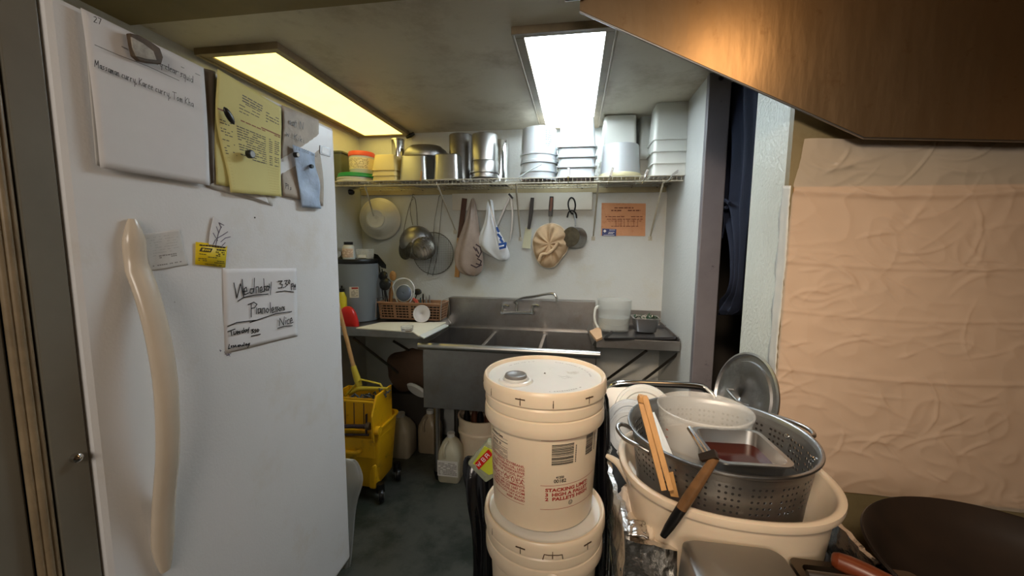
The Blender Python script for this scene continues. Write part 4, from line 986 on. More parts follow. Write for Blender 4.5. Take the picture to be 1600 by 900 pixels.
# on the heater
def screw_jar(px0, px1, py0, py1, Y, label):
    a, c = at(px0, py1, Y=Y), at(px1, py1, Y=Y); r = (c.x-a.x)/2; x = (a.x+c.x)/2; z0 = hz; z1 = at(px0, py0, Y=Y).z; h = z1-z0
    o = thing('pill_bottle', label, 'bottle', (x, Y, z0))
    MB().lathe([(.0001, 0), (r*.95, 0), (r, .006), (r, h*.68), (r*.8, h*.80), (r*.62, h*.83), (r*.62, h*.86), (.0001, h*.86)], (x, Y, z0), 32).build('bottle_body', M_whiteplastic, o, smooth=True)
    MB().lathe([(.0001, h*.84), (r*.74, h*.84), (r*.74, h), (.0001, h)], (x, Y, z0), 24).build('cap', M_black, o, smooth=True)
    l = MB().grid(lambda u, v: on_cyl(x, Y, r+.0008, -1.3+2.6*u, z0+h*(.10+.52*v)), 16, 1).build('label', mat('peach_label', srgb(232, 206, 180), .5), o)
    b = MB(); rng = random.Random(12)
    for row in range(9):
        for (u0, u1, _, _) in words(.05, .95, 0, 0, rng, .75, (.05, .15)):
            v0 = .12+row*.055; b.grid(lambda u, v: on_cyl(x, Y, r+.0016, -1.3+2.6*(u0+(u1-u0)*u), z0+h*(v0+.018*v)), 2, 1)
    b.build('label_print', M_ink_brown, l)
screw_jar(537, 554, 378, 408, 2.50, 'white bottle with black cap and peach label on the heater top')
x0, x1 = at(556, 405, Y=2.54).x, at(580, 405, Y=2.54).x; h = at(568, 389, Y=2.54).z-hz
o = thing('clear_tub', 'small clear plastic tub with white label on the heater top', 'tub', ((x0+x1)/2, 2.56, hz))
pan_shell(MB(), (x1-x0)*.8, .08, (x1-x0)*.92, .09, h, .015, .003).build('tub_body', M_clear, o, smooth=True, local=True)
MB().box(-(x1-x0)*.22, (x1-x0)*.28, -.045, -.043, .010, .030).build('label', M_paper, o, local=True)
cpn = at(530, 398, Y=2.5)
o = tag(MB().lathe([(.0001, 0), (.022, 0), (.03, .03), (.035, .05), (.033, .05), (.02, .004), (.0001, .004)], (cpn.x, 2.52, hz), 28).build('steel_cup', M_chrome, smooth=True), 'small shiny steel cup half hidden by the freezer on the heater', 'cup')
# pipes in the left corner
o = thing('wall_pipe', 'dark vertical pipe with T shaped top in the left corner', 'pipe', at(548, 380, Y=2.70))
MB().tube([at(546, 300, Y=2.72), at(546, 384, Y=2.72)], .013, 14).build('pipe', M_wood_dark, o, smooth=True)
MB().tube([at(526, 302, Y=2.72), at(545, 301, Y=2.72)], .012, 12).build('side_pipe', M_black, o, smooth=True)
p = at(546, 300, Y=2.71); MB().loft([el(.020, .020, p.z-.02, c=(p.x, p.y)), el(.034, .030, p.z-.012, c=(p.x, p.y)), el(.038, .032, p.z+.004, c=(p.x, p.y)), el(.026, .022, p.z+.016, c=(p.x, p.y))]).build('pipe_cap', M_black, o, smooth=True)
MB().tube([at(531, 300, Y=2.78), at(531, 400, Y=2.78)], .024, 14).build('rear_pipe', mat('brown_pipe', srgb(84, 62, 44), .5, var=.3), o, smooth=True)
tag(MB().prism([at(*k, Y=2.66) for k in ((526, 355), (543, 354), (541, 368), (527, 368))], (0, .004, 0)).build('green_rag', mat('faded_green', srgb(104, 128, 84), .8, var=.3)), 'faded green scrap hanging on the pipes beside the freezer', 'rag')
# red scoop, sponge holder
q = curve_pts([at(*k, Y=2.37) for k in ((531, 508), (530, 494), (533, 484), (540, 479), (549, 481), (556, 492), (560, 510), (556, 513), (540, 513))], 4, True)
cc = sum(q, Vector())/len(q)
tag(MB().loft([[cc+(p-cc)*s+Vector((0, dy, 0)) for p in q] for s, dy in ((.9, .02), (1, .012), (1, 0), (.86, -.012), (.5, -.018), (.1, -.018))]).build('dustpan', M_red, smooth=True), 'bright red rounded plastic scoop at the left end of the drainboard', 'scoop')
o = thing('soap_bottle', 'yellow bottle with dark top half hidden behind the red scoop', 'bottle', at(534, 480, Y=2.43))
c = at(535, 480, Y=2.43); zt_, zb2 = at(535, 456, Y=2.43).z, DZ
MB().lathe([(.0001, 0), (.028, 0), (.03, .01), (.03, (zt_-zb2)*.8), (.014, zt_-zb2), (.0001, zt_-zb2)], (c.x, 2.43, zb2), 28).build('bottle_body', mat('yellow_liquid', srgb(206, 188, 40), .3), o, smooth=True)
MB().lathe([(.012, 0), (.018, .01), (.018, .025), (.006, .03), (.006, .045), (.0001, .046)], (c.x, 2.43, zt_-.004), 20).build('pump_top', M_black, o, smooth=True)

# ------------------------------------------------------------------ utensil basket
BY0, BY1 = 2.56, 2.72
bl, br_ = at(591, 475, Y=BY0), at(689, 480, Y=BY0); zt2 = at(640, 475, Y=BY0).z; zb3 = DZ+.012
bx0, bx1 = bl.x, br_.x
bk = thing('utensil_basket', 'brown slotted plastic basket full of utensils beside the sink', 'basket', ((bx0+bx1)/2, 2.64, zb3))
M_slot = M_basket
b = MB(); hh = zt2-zb3
def wall_slots(b, P, W_, n, rows):
    """slotted panel: bars left between openings; P(u, z, dy)->point"""
    zs = [0, .10]+[.10+.84*k/(rows*2) for k in range(1, rows*2+1)]+[1.0]
    def bar(u0, u1, z0, z1):
        b.add([P(u0, z0, 0), P(u1, z0, 0), P(u1, z1, 0), P(u0, z1, 0), P(u0, z0, 1), P(u1, z0, 1), P(u1, z1, 1), P(u0, z1, 1)], [(0, 1, 2, 3), (4, 7, 6, 5), (0, 4, 5, 1), (3, 2, 6, 7), (0, 3, 7, 4), (1, 5, 6, 2)])
    bar(0, 1, 0, .10); bar(0, 1, .94, 1.0)
    for k in range(rows): bar(0, 1, .10+.84*(2*k+1.3)/(rows*2), .10+.84*(2*k+2)/(rows*2))
    for g in range(n+1):
        u = g/n; bar(max(0, u-.022), min(1, u+.022), 0, 1)
    for g in range(n):
        for j in range(1, 4):
            u = (g+(j+.0)/4)/n; bar(u-.003, u+.003, .08, .95)
fl_ = .012
wall_slots(b, lambda u, z, d: Vector((bx0+fl_*(1-z)+(bx1-bx0-2*fl_*(1-z))*u, BY0+fl_*(1-z)+.003*d, zb3+hh*z)), 1, 4, 5)
wall_slots(b, lambda u, z, d: Vector((bx0+fl_*(1-z)+(bx1-bx0-2*fl_*(1-z))*u, BY1-fl_*(1-z)-.003*d, zb3+hh*z)), 1, 4, 5)
wall_slots(b, lambda u, z, d: Vector((bx0+fl_*(1-z)+.003*d, BY0+(BY1-BY0)*u, zb3+hh*z)), 1, 2, 5)
wall_slots(b, lambda u, z, d: Vector((bx1-fl_*(1-z)-.003*d, BY0+(BY1-BY0)*u, zb3+hh*z)), 1, 2, 5)
b.box(bx0+fl_, bx1-fl_, BY0+fl_, BY1-fl_, zb3, zb3+.003)
b.build('basket_wall', M_basket, bk)
MB().box(bx0+.018, bx1-.018, BY0+.016, BY1-.016, zb3+.006, zt2-.020).build('slot_shade_box', mat('slot_shade_brown', srgb(48, 34, 26), .9), bk)  # added dark box that makes the basket slots look shaded inside
b = MB()
for a_ in ((bx0-.006, bx1+.006, BY0-.006, BY0+.004), (bx0-.006, bx1+.006, BY1-.004, BY1+.006), (bx0-.006, bx0+.004, BY0, BY1), (bx1-.004, bx1+.006, BY0, BY1)): b.box(*a_, zt2, zt2+.010)
b.build('basket_rim', M_basket, bk, bevel=.002)
for x in (bx0-.010, bx1+.004):
    MB().tube([(x, BY0-.02, zb3+.01), (x+.002, BY0-.01, zt2+.03), (x, BY1, zt2+.03), (x, BY1+.005, zb3+.01)], .003, 8).build('wire_handle', M_chrome, bk, smooth=True)
def utensil(nm, label, cat, pts, w, Y, m, head=None, hm=None):
    o = thing(nm, label, cat, at(*pts[0], Y=Y))
    P_ = [at(*q, Y=Y) for q in pts]; P_.append(Vector((P_[-1].x*.98+.02*(bx0+bx1)/2, Y, zb3+.03)))
    P_[-1].x = min(max(P_[-1].x, bx0+.03), bx1-.03)
    MB().tube(P_, w, 8).build('handle', m, o, smooth=True)
    if head: head(o, hm or m)
    return o
def disc_head(px, rp, Y, n, dp=.35, rim=None, asp=1):
    def f(o, m):
        c = at(*px, Y=Y); r = rp*Y/F_PX; R_ = align(n)
        prof = [(r*math.cos(t), r*dp*math.sin(t)) for t in [PI/2*k/7 for k in range(8)]]
        h_ = MB().lathe(prof, c, 32, R=R_); 
        if asp != 1: h_.v = [Vector((c.x+(p.x-c.x)*asp, p.y, p.z)) for p in h_.v]
        h_ = h_.build('head', m, o, smooth=True, solid=.002)
        if rim: MB().tube([c+R_ @ Vector((r*1.03*math.cos(t), r*1.03*math.sin(t), 0)) for t in [2*PI*k/30 for k in range(30)]], .0028, 7, closed=True).build('head_rim', rim, h_, smooth=True)
    return f
utensil('ladle', 'large black round ladle standing in the left end of the basket', 'ladle', [(602, 452), (606, 475)], .005, 2.60, M_black, disc_head((602, 444), 10.5, 2.58, (-.1, -1, .2), .5))
utensil('spatula', 'black slotted turner standing behind the black ladle, leaning left', 'spatula', [(597, 420), (603, 476)], .004, 2.64, M_black, lambda o, m: MB().prism([at(*k, Y=2.63) for k in ((584, 396), (590, 398), (603, 414), (603, 420), (596, 418), (584, 406))], (0, .006, 0)).build('head', m, o, bevel=.002))
utensil('ladle', 'small black ladle just above the large black ladle in the basket', 'ladle', [(601, 422), (603, 476)], .003, 2.66, M_chrome, disc_head((599, 431), 8, 2.64, (-.1, -1, .3), .45), M_black)
utensil('serving_spoon', 'black spoon with flat head leaning out at the left of the basket', 'spoon', [(592, 412), (600, 476)], .004, 2.68, M_black, disc_head((587, 405), 8, 2.66, (-.3, -1, .6), .25, asp=.8))
utensil('wooden_spoon', 'pale wooden spoon standing left of the silver rimmed strainer', 'spoon', [(612, 440), (612, 476)], .006, 2.68, M_wood, disc_head((614, 431), 8, 2.68, (0, -1, 0), .15, asp=.75))
utensil('wooden_spatula', 'orange wooden spatula in front of the pale wooden spoon', 'spatula', [(610, 450), (609, 476)], .006, 2.62, M_wood_red, lambda o, m: flatbar([(612, 448), (611, 458), (610, 474)], [.016, .034, .02], .006, 2.62, M_wood, 'head', o))
utensil('hand_strainer', 'round silver rimmed strainer with dark bowl standing in the basket', 'strainer', [(632, 472), (632, 478)], .005, 2.60, M_chrome, disc_head((631, 458), 13.5, 2.585, (0, -1, .15), .30, rim=M_whiteplastic), mat('blue_grey_mesh', srgb(96, 104, 118), .4, .5))
def ring_head(o, m):
    MB().tube(curve_pts([at(*k, Y=2.61) for k in ((624, 478), (617, 462), (614, 446), (622, 437), (636, 436), (646, 446), (646, 462), (636, 478))], 5), .005, 8).build('hoop', m, o, smooth=True)
utensil('whisk_hoop', 'pale wire hoop around the silver rimmed strainer in the basket', 'whisk', [(630, 474), (630, 478)], .003, 2.61, M_whiteplastic, ring_head)
utensil('serving_spoon', 'black oval spoon leaning right above the middle of the basket', 'spoon', [(652, 457), (646, 476)], .004, 2.64, M_black, disc_head((652, 456), 5, 2.64, (0, -1, .3), .3, asp=1.5))
utensil('serving_fork', 'coral red plastic utensil head in the middle of the basket', 'utensil', [(650, 470), (652, 477)], .005, 2.62, M_red, lambda o, m: flatbar([(645, 466), (650, 470), (653, 476)], [.014, .024, .016], .006, 2.61, mat('coral_plastic', srgb(214, 96, 78), .4), 'head', o))
for k, (px, py, mm, lb, hd) in enumerate(((661, 461, M_black, 'thin black handled tool right of the coral head in the basket', 3), (666, 465, M_steel, 'steel fork with pale tip at the right part of the basket', 4), (671, 463, M_steel_dull, 'dark steel fork at the far right of the basket utensils', 3), (657, 467, mat('blue_green_plastic', srgb(72, 96, 100), .4), 'grey green flat tool between the coral head and black handle', 4))):
    utensil('kitchen_tool', lb, 'utensil', [(px, py), (px+1, 478)], .004, 2.63+.01*k, mm, lambda o, m, px=px, py=py, hd=hd, k=k: flatbar([(px, py-2), (px, py+5), (px+1, py+12)], [.008, .004*hd, .006], .004, 2.63+.01*k, m, 'head', o))
utensil('kitchen_tool', 'brown handled tool leaning over the right edge of the basket', 'utensil', [(696, 472), (684, 476)], .006, 2.66, M_wood_dark)
# deli lid leaning, small glass bowl
c = at(659, 503, Y=2.50); r = 14.5*2.5/F_PX; c.z = DZ+.012+r*.98
tag(MB().lathe([(.0001, 0), (r*.88, 0), (r*.9, .004), (r, .005), (r, -.004), (r*.97, -.004)], c, 44, R=align((0, -1, .18))).build('deli_lid', mat('frosted_lid', srgb(206, 202, 204), .4), smooth=True, solid=.001), 'small round translucent lid leaning on the front of the basket', 'lid')
p = at(634, 518, Z=DZ+.012); r = 10.5*p.y/F_PX
tag(MB().lathe([(.0001, 0), (r*.85, 0), (r*.95, .004), (r, .03), (r*.93, .03), (r*.86, .007), (.0001, .006)], (p.x, p.y+.02, p.z), 36).build('glass_bowl', mat('clear_glass', (.95, .97, .97), .05, trans=.9, var=0), smooth=True), 'tiny clear glass bowl on the white cutting board', 'bowl')

# ------------------------------------------------------------------ right drainboard things
q = [at(*k, Z=DZ+.002) for k in ((945, 532), (966, 513), (1048, 512), (1070, 530))]
o = tag(MB().loft([[p+Vector((0, 0, 0)) for p in q], [q[0]+(q[0]-q[2]).normalized()*.012+Vector((0, 0, .016)), q[1]+(q[1]-q[3]).normalized()*.012+Vector((0, 0, .016)), q[2]+(q[2]-q[0]).normalized()*.012+Vector((0, 0, .016)), q[3]+(q[3]-q[1]).normalized()*.012+Vector((0, 0, .016))]], True, False).build('baking_tray', mat('dark_tray_metal', (.16, .15, .15), .3, .9), solid=.002), 'dark shallow baking tray under the pitcher on the right drainboard', 'tray')
pz = DZ+.010; PY = 2.50
a, c = at(933, 500, Y=PY), at(987, 500, Y=PY); x = (a.x+c.x)/2; r = (c.x-a.x)/2; h = at(960, 469, Y=PY).z-pz
pt = thing('plastic_pitcher', 'tall cloudy plastic pitcher with handle on the right drainboard', 'pitcher', (x, PY+.03, pz))
MB().loft([el(r*.86, r*.75, 0, p=2.4), el(r*.9, r*.8, .006, p=2.4), el(r, r*.86, h-.004, p=2.4), el(r*1.01, r*.87, h, p=2.4), el(r*.97, r*.84, h, p=2.4), el(r*.86, r*.76, .01, p=2.4)]).build('jug', mat('grey_clear_plastic', srgb(196, 200, 196), .2, var=.04, alpha=.30), pt, smooth=True, local=True)
MB().loft([el(r*.855, r*.755, .012, p=2.4), el(r*.9, r*.8, h*.42, p=2.4)]).build('water', mat('cloudy_water', srgb(196, 198, 190), .15, var=.02, alpha=.55), pt, smooth=True, local=True)
hp_ = [at(*k, Y=PY+.03) for k in ((938, 478), (931, 481), (929, 492), (930, 503), (934, 511), (938, 512))]
MB().tube(curve_pts(hp_, 5), .008, 10).build('pitcher_handle', M_cloudy, pt, smooth=True)
PY2 = 2.46; a, c = at(988, 510, Y=PY2), at(1033, 510, Y=PY2); wd = c.x-a.x; h = at(1010, 498, Y=PY2).z-pz
o = thing('steam_pan', 'small deep steel pan holding herbs on the right drainboard', 'pan', ((a.x+c.x)/2, PY2+.06, pz))
pan_shell(MB(), wd*.72, .11, wd*.88, .14, h, .02, .007).build('pan', M_steel, o, smooth=True, local=True)
b = MB(); rng = random.Random(5)
for k in range(46):
    bx_, by_ = rng.uniform(-.06, .07), rng.uniform(-.05, .05); c = Vector(((a.x+at(1033, 510, Y=PY2).x)/2+bx_, PY2+.06+by_, pz+h-.006+rng.uniform(0, .016)))
    d1 = Vector((rng.uniform(-1, 1), rng.uniform(-1, 1), rng.uniform(-.1, .7))).normalized()*rng.uniform(.012, .024); d2 = d1.cross(Vector((0, 0, 1))).normalized()*.006
    b.add([c-d1, c+d2+Vector((0, 0, .002)), c+d1, c-d2], [(0, 1, 2, 3)])
for k in range(3): b.tube([(.47+.006*k, PY2+.06, pz+h-.01), (.475+.006*k, PY2+.05, pz+h+.018-.004*k)], .0022, 6)
g = b.build('herbs', M_leaf); tag(g, 'dark green herb leaves heaped in the small steel pan', 'herbs', kind='stuff')
q = [at(*k, Z=DZ+.006) for k in ((921, 520), (938, 512), (941, 530), (932, 534))]
tag(MB().prism(q, (0, 0, .012)).build('cardboard_scrap', M_cardboard), 'tan cardboard scrap at the left corner of the right drainboard', 'cardboard')

# ------------------------------------------------------------------ under the sink
def jug(cx, cy, w, d, h, m, label, lab=None, cap=M_whiteplastic, nm='plastic_jug'):
    o = thing(nm, label, 'jug', (cx, cy, 0))
    MB().loft([rr(w*.9, d*.9, .02, 0), rr(w, d, .03, .012), rr(w, d, .03, h*.55), rr(w*.97, d*.97, .04, h*.66), rr(w*.7, d*.7, .04, h*.82), rr(w*.34, d*.34, .02, h*.91), rr(w*.30, d*.30, .02, h*.93)]).build('jug_body', m, o, smooth=True, local=True)
    MB().lathe([(.0001, h*.92), (w*.17, h*.92), (w*.17, h), (.0001, h)], (0, 0, 0), 20).build('cap', cap, o, smooth=True, local=True)
    MB().tube(curve_pts([(-w*.05, -d*.28, h*.87), (-w*.12, -d*.50, h*.82), (-w*.14, -d*.56, h*.68), (-w*.13, -d*.50, h*.55)], 5), w*.06, 8).build('jug_handle', m, o, smooth=True, local=True)
    if lab:
        l = MB().prism([(-w*.46, -d*.5-.001, h*.16), (w*.46, -d*.5-.001, h*.16), (w*.46, -d*.5-.001, h*.50), (-w*.46, -d*.5-.001, h*.50)], (0, -.0012, 0)).build('label', M_paper2, o, local=True)
        b = MB(); rng = random.Random(9)
        for k in range(8):
            for (u0, u1, _, _) in words(-.42, .42, 0, 0, rng, .85, (.05, .16)): b.add([(w*u0, -d*.5-.003, h*(.2+.034*k)), (w*u1, -d*.5-.003, h*(.2+.034*k)), (w*u1, -d*.5-.003, h*(.212+.034*k)), (w*u0, -d*.5-.003, h*(.212+.034*k))], [(0, 1, 2, 3)])
        b.build('label_print', M_ink_grey, l, local=True)
    return o
g = at(699, 757, Z=0); jug(g.x, g.y+.08, .142, .142, .30, mat('milky_jug', srgb(196, 190, 166), .3, alpha=.9), 'cloudy gallon jug with printed label standing right of the sink leg', True)
g = at(636, 697, Z=0); jug(g.x, g.y-.10, .19, .16, .30, mat('old_white_jug', srgb(178, 168, 146), .35), 'plain cream jug on the floor behind the mop bucket')
g = at(668, 715, Z=0); jug(g.x-.02, 2.62, .15, .14, .30, mat('brownish_jug', srgb(150, 134, 110), .35), 'brownish jug in the shade behind the sink leg')
# open pail behind with dark bottles
g = at(752, 720, Z=.0); bc = Vector((at(752, 690, Y=2.46).x, 2.46, 0))
o = thing('open_pail', 'white pail with dark bottles under the sink behind the bucket tower', 'pail', bc); r = .15
MB().lathe([(.0001, 0), (r*.86, 0), (r*.88, .006), (r*.97, .26), (r*1.02, .265), (r*1.02, .28), (r*.98, .29), (r, .36), (r*1.03, .362), (r*1.03, .375), (r*.96, .375), (r*.85, .01), (.0001, .01)], bc, 48).build('pail_body', M_hdpe, o, smooth=True, edge=30)
for k in range(5):
    x, y = bc.x-.09+.045*k, bc.y-.03+.03*(k % 2)
    bt = tag(MB().lathe([(.0001, 0), (.022, 0), (.023, .006), (.023, .22), (.010, .27), (.010, .33), (.0001, .33)], (x, y, .14), 18).build('dark_bottle', (M_black, M_wood_dark)[k % 2], smooth=True), 'dark bottle standing in the white pail under the sink', 'bottle', 'dark bottles in the white pail')
lz = at(745, 646, Y=2.42).z
tag(MB().lathe([(.0001, .004), (.13, .004), (.145, .0), (.15, .006), (.15, .018), (.14, .02), (.0001, .014)], (bc.x+.01, bc.y-.02, .474), 44, R=RX(.05)).build('pail_lid', M_whiteplastic, smooth=True), 'white round lid lying on the bottles in the pail under the sink', 'lid')
# sacks under left drainboard
def lump(name, label, cat, c, s, m, seed=1, amp=.25, sq=2.6):
    rings = []; n = 28
    for i in range(13):
        ph = PI*i/12; rz = math.cos(ph); rr2 = max(.03, math.sin(ph)**.7)
        ring = []
        for j in range(n):
            t = 2*PI*j/n; v = Vector((rr2*abs(math.cos(t))**(2/sq)*(1 if math.cos(t) >= 0 else -1), rr2*abs(math.sin(t))**(2/sq)*(1 if math.sin(t) >= 0 else -1), rz))
            k = 1+amp*noise.noise(v*1.7+Vector((seed, seed*.3, 0)))+amp*.4*noise.noise(v*4+Vector((seed, 0, 2)))
            ring.append(Vector(c)+Vector((v.x*s[0]*k, v.y*s[1]*k, -v.z*s[2] if i in (12,) else v.z*s[2]*k)))
        rings.append(ring)
    rings = rings[:-1]
    zmin = c[2]-s[2]
    for r_ in rings:
        for p in r_: p.z = max(p.z, zmin)
    o = MB().loft(rings).build(name, m, smooth=True, subsurf=1, edge=180); tag(o, label, cat); return o
# low stand holding the sacks
st = thing('storage_crate', 'dark crate on the floor under the left drainboard', 'crate', (-1.17, 2.735, 0))
pan_shell(MB(), .38, .18, .41, .195, .40, .02, .006).build('crate_body', mat('dark_grey_crate', srgb(58, 52, 46), .6), st, smooth=True, local=True)
lump('flour_sack', 'slumped brown sack in the shade under the left drainboard', 'sack', (-1.16, 2.70, .56), (.22, .10, .155), M_brownsack, 3)
p = at(650, 612, Y=2.40)
o = tag(MB().loft([el(.07, .05, 0, c=(0, 0)), el(.085, .06, .012), el(.08, .055, .02), el(.02, .02, .026)]).build('oval_cover', M_whiteplastic, smooth=True), 'pale oval platter stuck behind the brace beside the sink basin', 'cover')  # an oval lid
o.matrix_world = Matrix.Translation((p.x, 2.40, p.z)) @ (RX(-1.0) @ RY(.35)).to_4x4()

# ------------------------------------------------------------------ mop bucket
mk = thing('mop_bucket', 'yellow wheeled mop bucket with wringer beside the freezer', 'mop bucket', (-1.16, 2.16, 0))
MX, MY = -1.235, 2.17
MB().loft([rr(w_, d_, r_, z_, c=(MX, MY-.04)) for w_, d_, r_, z_ in ((.24, .22, .04, .075), (.26, .24, .05, .09), (.31, .29, .05, .42), (.33, .31, .05, .43), (.33, .31, .05, .44), (.30, .28, .05, .44), (.25, .22, .04, .10))]).build('bucket_body', M_yel, mk, smooth=True)
MB().tube(curve_pts([(MX-.03, MY-.185, .315), (MX-.02, MY-.205, .31), (MX+.05, MY-.207, .315), (MX+.065, MY-.188, .325)], 5), .012, 10).build('front_grip', M_yel, mk, smooth=True)
MB().box(MX+.085, MX+.13, MY-.165, MY-.10, .07, .22).build('front_fin', M_yel, mk, bevel=.012)
for sx, sy in ((1, -1), (-1, -1), (1, 1), (-1, 1)):
    cx, cy = MX+sx*.13+.02*(sx > 0), MY-.04+sy*.11
    MB().loft([el(.026, .026, .055, c=(cx, cy)), el(.022, .022, .105, c=(cx, cy))]).build('caster_mount', M_black, mk, smooth=True)
    w_ = MB().lathe([(.006, -.014), (.034, -.014), (.038, -.009), (.038, .009), (.034, .014), (.006, .014)], (cx+.01, cy-.012, .038), 28, R=RZ(.5) @ RY(PI/2)).build('caster', M_black, mk, smooth=True)
    MB().lathe([(.0001, -.016), (.022, -.016), (.022, .016), (.0001, .016)], (cx+.01, cy-.012, .038), 22, R=RZ(.5) @ RY(PI/2)).build('wheel_hub', mat('grey_hub', srgb(130, 126, 118), .4), w_, smooth=True)
# wringer
WZ0, WZ1 = .36, .615; wx0, wx1 = MX-.135, MX+.150; wy0 = MY-.20; wy1 = MY+.02
b = MB(); b.box(wx0, wx1, wy1-.008, wy1, WZ0, WZ1); b.box(wx0, wx0+.008, wy0, wy1, WZ0, WZ1)
b.prism([(wx1-.010, wy0-.012, WZ0+.02), (wx1-.010, wy0-.02, WZ1-.08), (wx1-.010, wy0+.04, WZ1+.02), (wx1-.010, wy1, WZ1+.02), (wx1-.010, wy1, WZ0)], (.012, 0, 0))
b.box(wx0, wx1, wy0, wy0+.006, WZ0-.08, WZ0+.035); b.box(wx0, wx1, wy0-.004, wy0+.008, WZ1-.012, WZ1)
b.box(wx0+.006, wx1-.008, wy0+.06, wy0+.066, WZ0, WZ1-.01)
b.build('wringer_case', M_yel, mk, bevel=.003)
rod = mat('purplish_steel_rod', srgb(78, 66, 74), .35, .7, var=.3)
MB().tube([(wx0+.045, wy0-.004, .455), (wx1-.045, wy0-.010, .475)], .012, 12).build('roller', rod, mk, smooth=True)
MB().tube([(wx0+.01, wy0-.004, .405), (wx1-.03, wy0-.008, .425)], .007, 10).build('lower_rod', rod, mk, smooth=True)
for x in (wx0+.04, wx1-.045, ): MB().prism([(x-.004, wy0-.014, .42), (x-.004, wy0-.002, .42), (x-.004, wy0+.01, .54), (x-.004, wy0-.004, .54)], (.008, 0, 0)).build('lever_arm', rod, mk, bevel=.001)
for x in (wx0+.085, wx0+.14, wx1-.085): MB().tube([(x, wy0+.04, .43), (x+.01, wy0+.03, WZ1-.02)], .003, 6).build('spring_rod', rod, mk)
MB().lathe([(.0001, -.01), (.02, -.01), (.022, .0), (.02, .012), (.0001, .012)], (wx1-.03, wy0-.008, .475), 20, R=RY(PI/2)).build('pivot_knob', M_rust, mk, smooth=True)
MB().lathe([(.0001, -.01), (.024, -.01), (.026, .0), (.024, .016), (.0001, .016)], (wx1+.008, wy0+.02, .44), 20, R=RY(PI/2)).build('side_cap', M_yel, mk, smooth=True)
# mop
mp_ = thing('mop', 'string mop with wooden handle resting in the yellow wringer', 'mop', (MX, MY-.06, .6))
A = [at(534, 500, Y=2.16), at(553, 575, Y=2.13)]
A[0] = A[1]+(A[0]-A[1])*1.35
MB().tube(A, .012, 12).build('handle', M_wood, mp_, smooth=True)
MB().tube([at(552, 572, Y=2.13), at(558, 592, Y=2.12), at(561, 603, Y=2.12)], [.016, .020, .018], 12).build('socket', M_yel2, mp_, smooth=True)
q = [at(*k, Y=2.11) for k in ((541, 628), (540, 618), (559, 597), (564, 593), (594, 600), (598, 606), (602, 622))]
MB().tube(q, .006, 8).build('frame_wire', M_yel2, mp_, smooth=True)
MB().tube([at(546, 616, Y=2.12), at(560, 607, Y=2.11), at(606, 607, Y=2.10)], [.010, .016, .008], 10).build('clamp_bar', M_yel2, mp_, smooth=True)
b = MB(); rng = random.Random(21)
for k in range(44):
    x0_ = rng.uniform(544, 600); y0_ = rng.uniform(616, 628)
    s = at(x0_, y0_, Y=2.11+rng.uniform(-.03, .04)); e = s+Vector((rng.uniform(-.05, .05), rng.uniform(-.03, .05), rng.uniform(-.05, .01))); mid = (s+e)/2+Vector((0, 0, rng.uniform(.0, .02)))
    b.tube([s, mid, e], .005, 5)
for k in range(8): s = at(rng.uniform(594, 606), rng.uniform(608, 616), Y=2.09); b.tube([s, s+Vector((rng.uniform(-.01, .03), 0, rng.uniform(-.03, .03)))], .004, 5)
b.build('mop_yarn', M_mop, mp_, smooth=True)
# hazy bag hanging low at the freezer corner
o = bag('plastic_bag', 'hazy clear plastic bag slumped low beside the freezer corner', [(530, 556, 716), (526, 561, 728), (524, 567, 742), (526, 566, 756), (528, 558, 775), (530, 554, 800), (532, 552, 830), (530, 548, 870), (528, 545, 920), (526, 545, 985)], 1.55, .06, M_hazebag, fold=.015)

# ------------------------------------------------------------------ bucket tower
BCX, BCY = -.072, 1.015; BZ = [.800, .445, .090]; BH = .355
RB = .158
o = thing('bucket_dolly', 'low dark wheeled base under the tower of buckets', 'dolly', (BCX, BCY, 0))
MB().lathe([(.0001, .055), (.15, .055), (.155, .06), (.155, .082), (.15, .09), (.0001, .09)], (BCX, BCY, 0), 40).build('deck', M_black, o, smooth=True)
for k in range(4):
    a = PI/4+k*PI/2; MB().lathe([(.0001, -.012), (.024, -.012), (.027, -.008), (.027, .008), (.024, .012), (.0001, .012)], (BCX+.11*math.cos(a), BCY+.11*math.sin(a), .028), 20, R=RY(PI/2)).build('wheel', M_black, o, smooth=True)
bodyprof = [(.0001, .002), (.126, .002), (.130, .004), (.132, .010), (.1425, .245), (.1425, .250), (.1545, .247), (.1565, .251), (.1565, .270), (.1545, .284), (.1500, .287), (.1545, .2895), (.1555, .295), (.1545, .312), (.1500, .3185), (.1500, .322)]
def rbody(z):
    return .132+(.1425-.132)*(z-.010)/.235
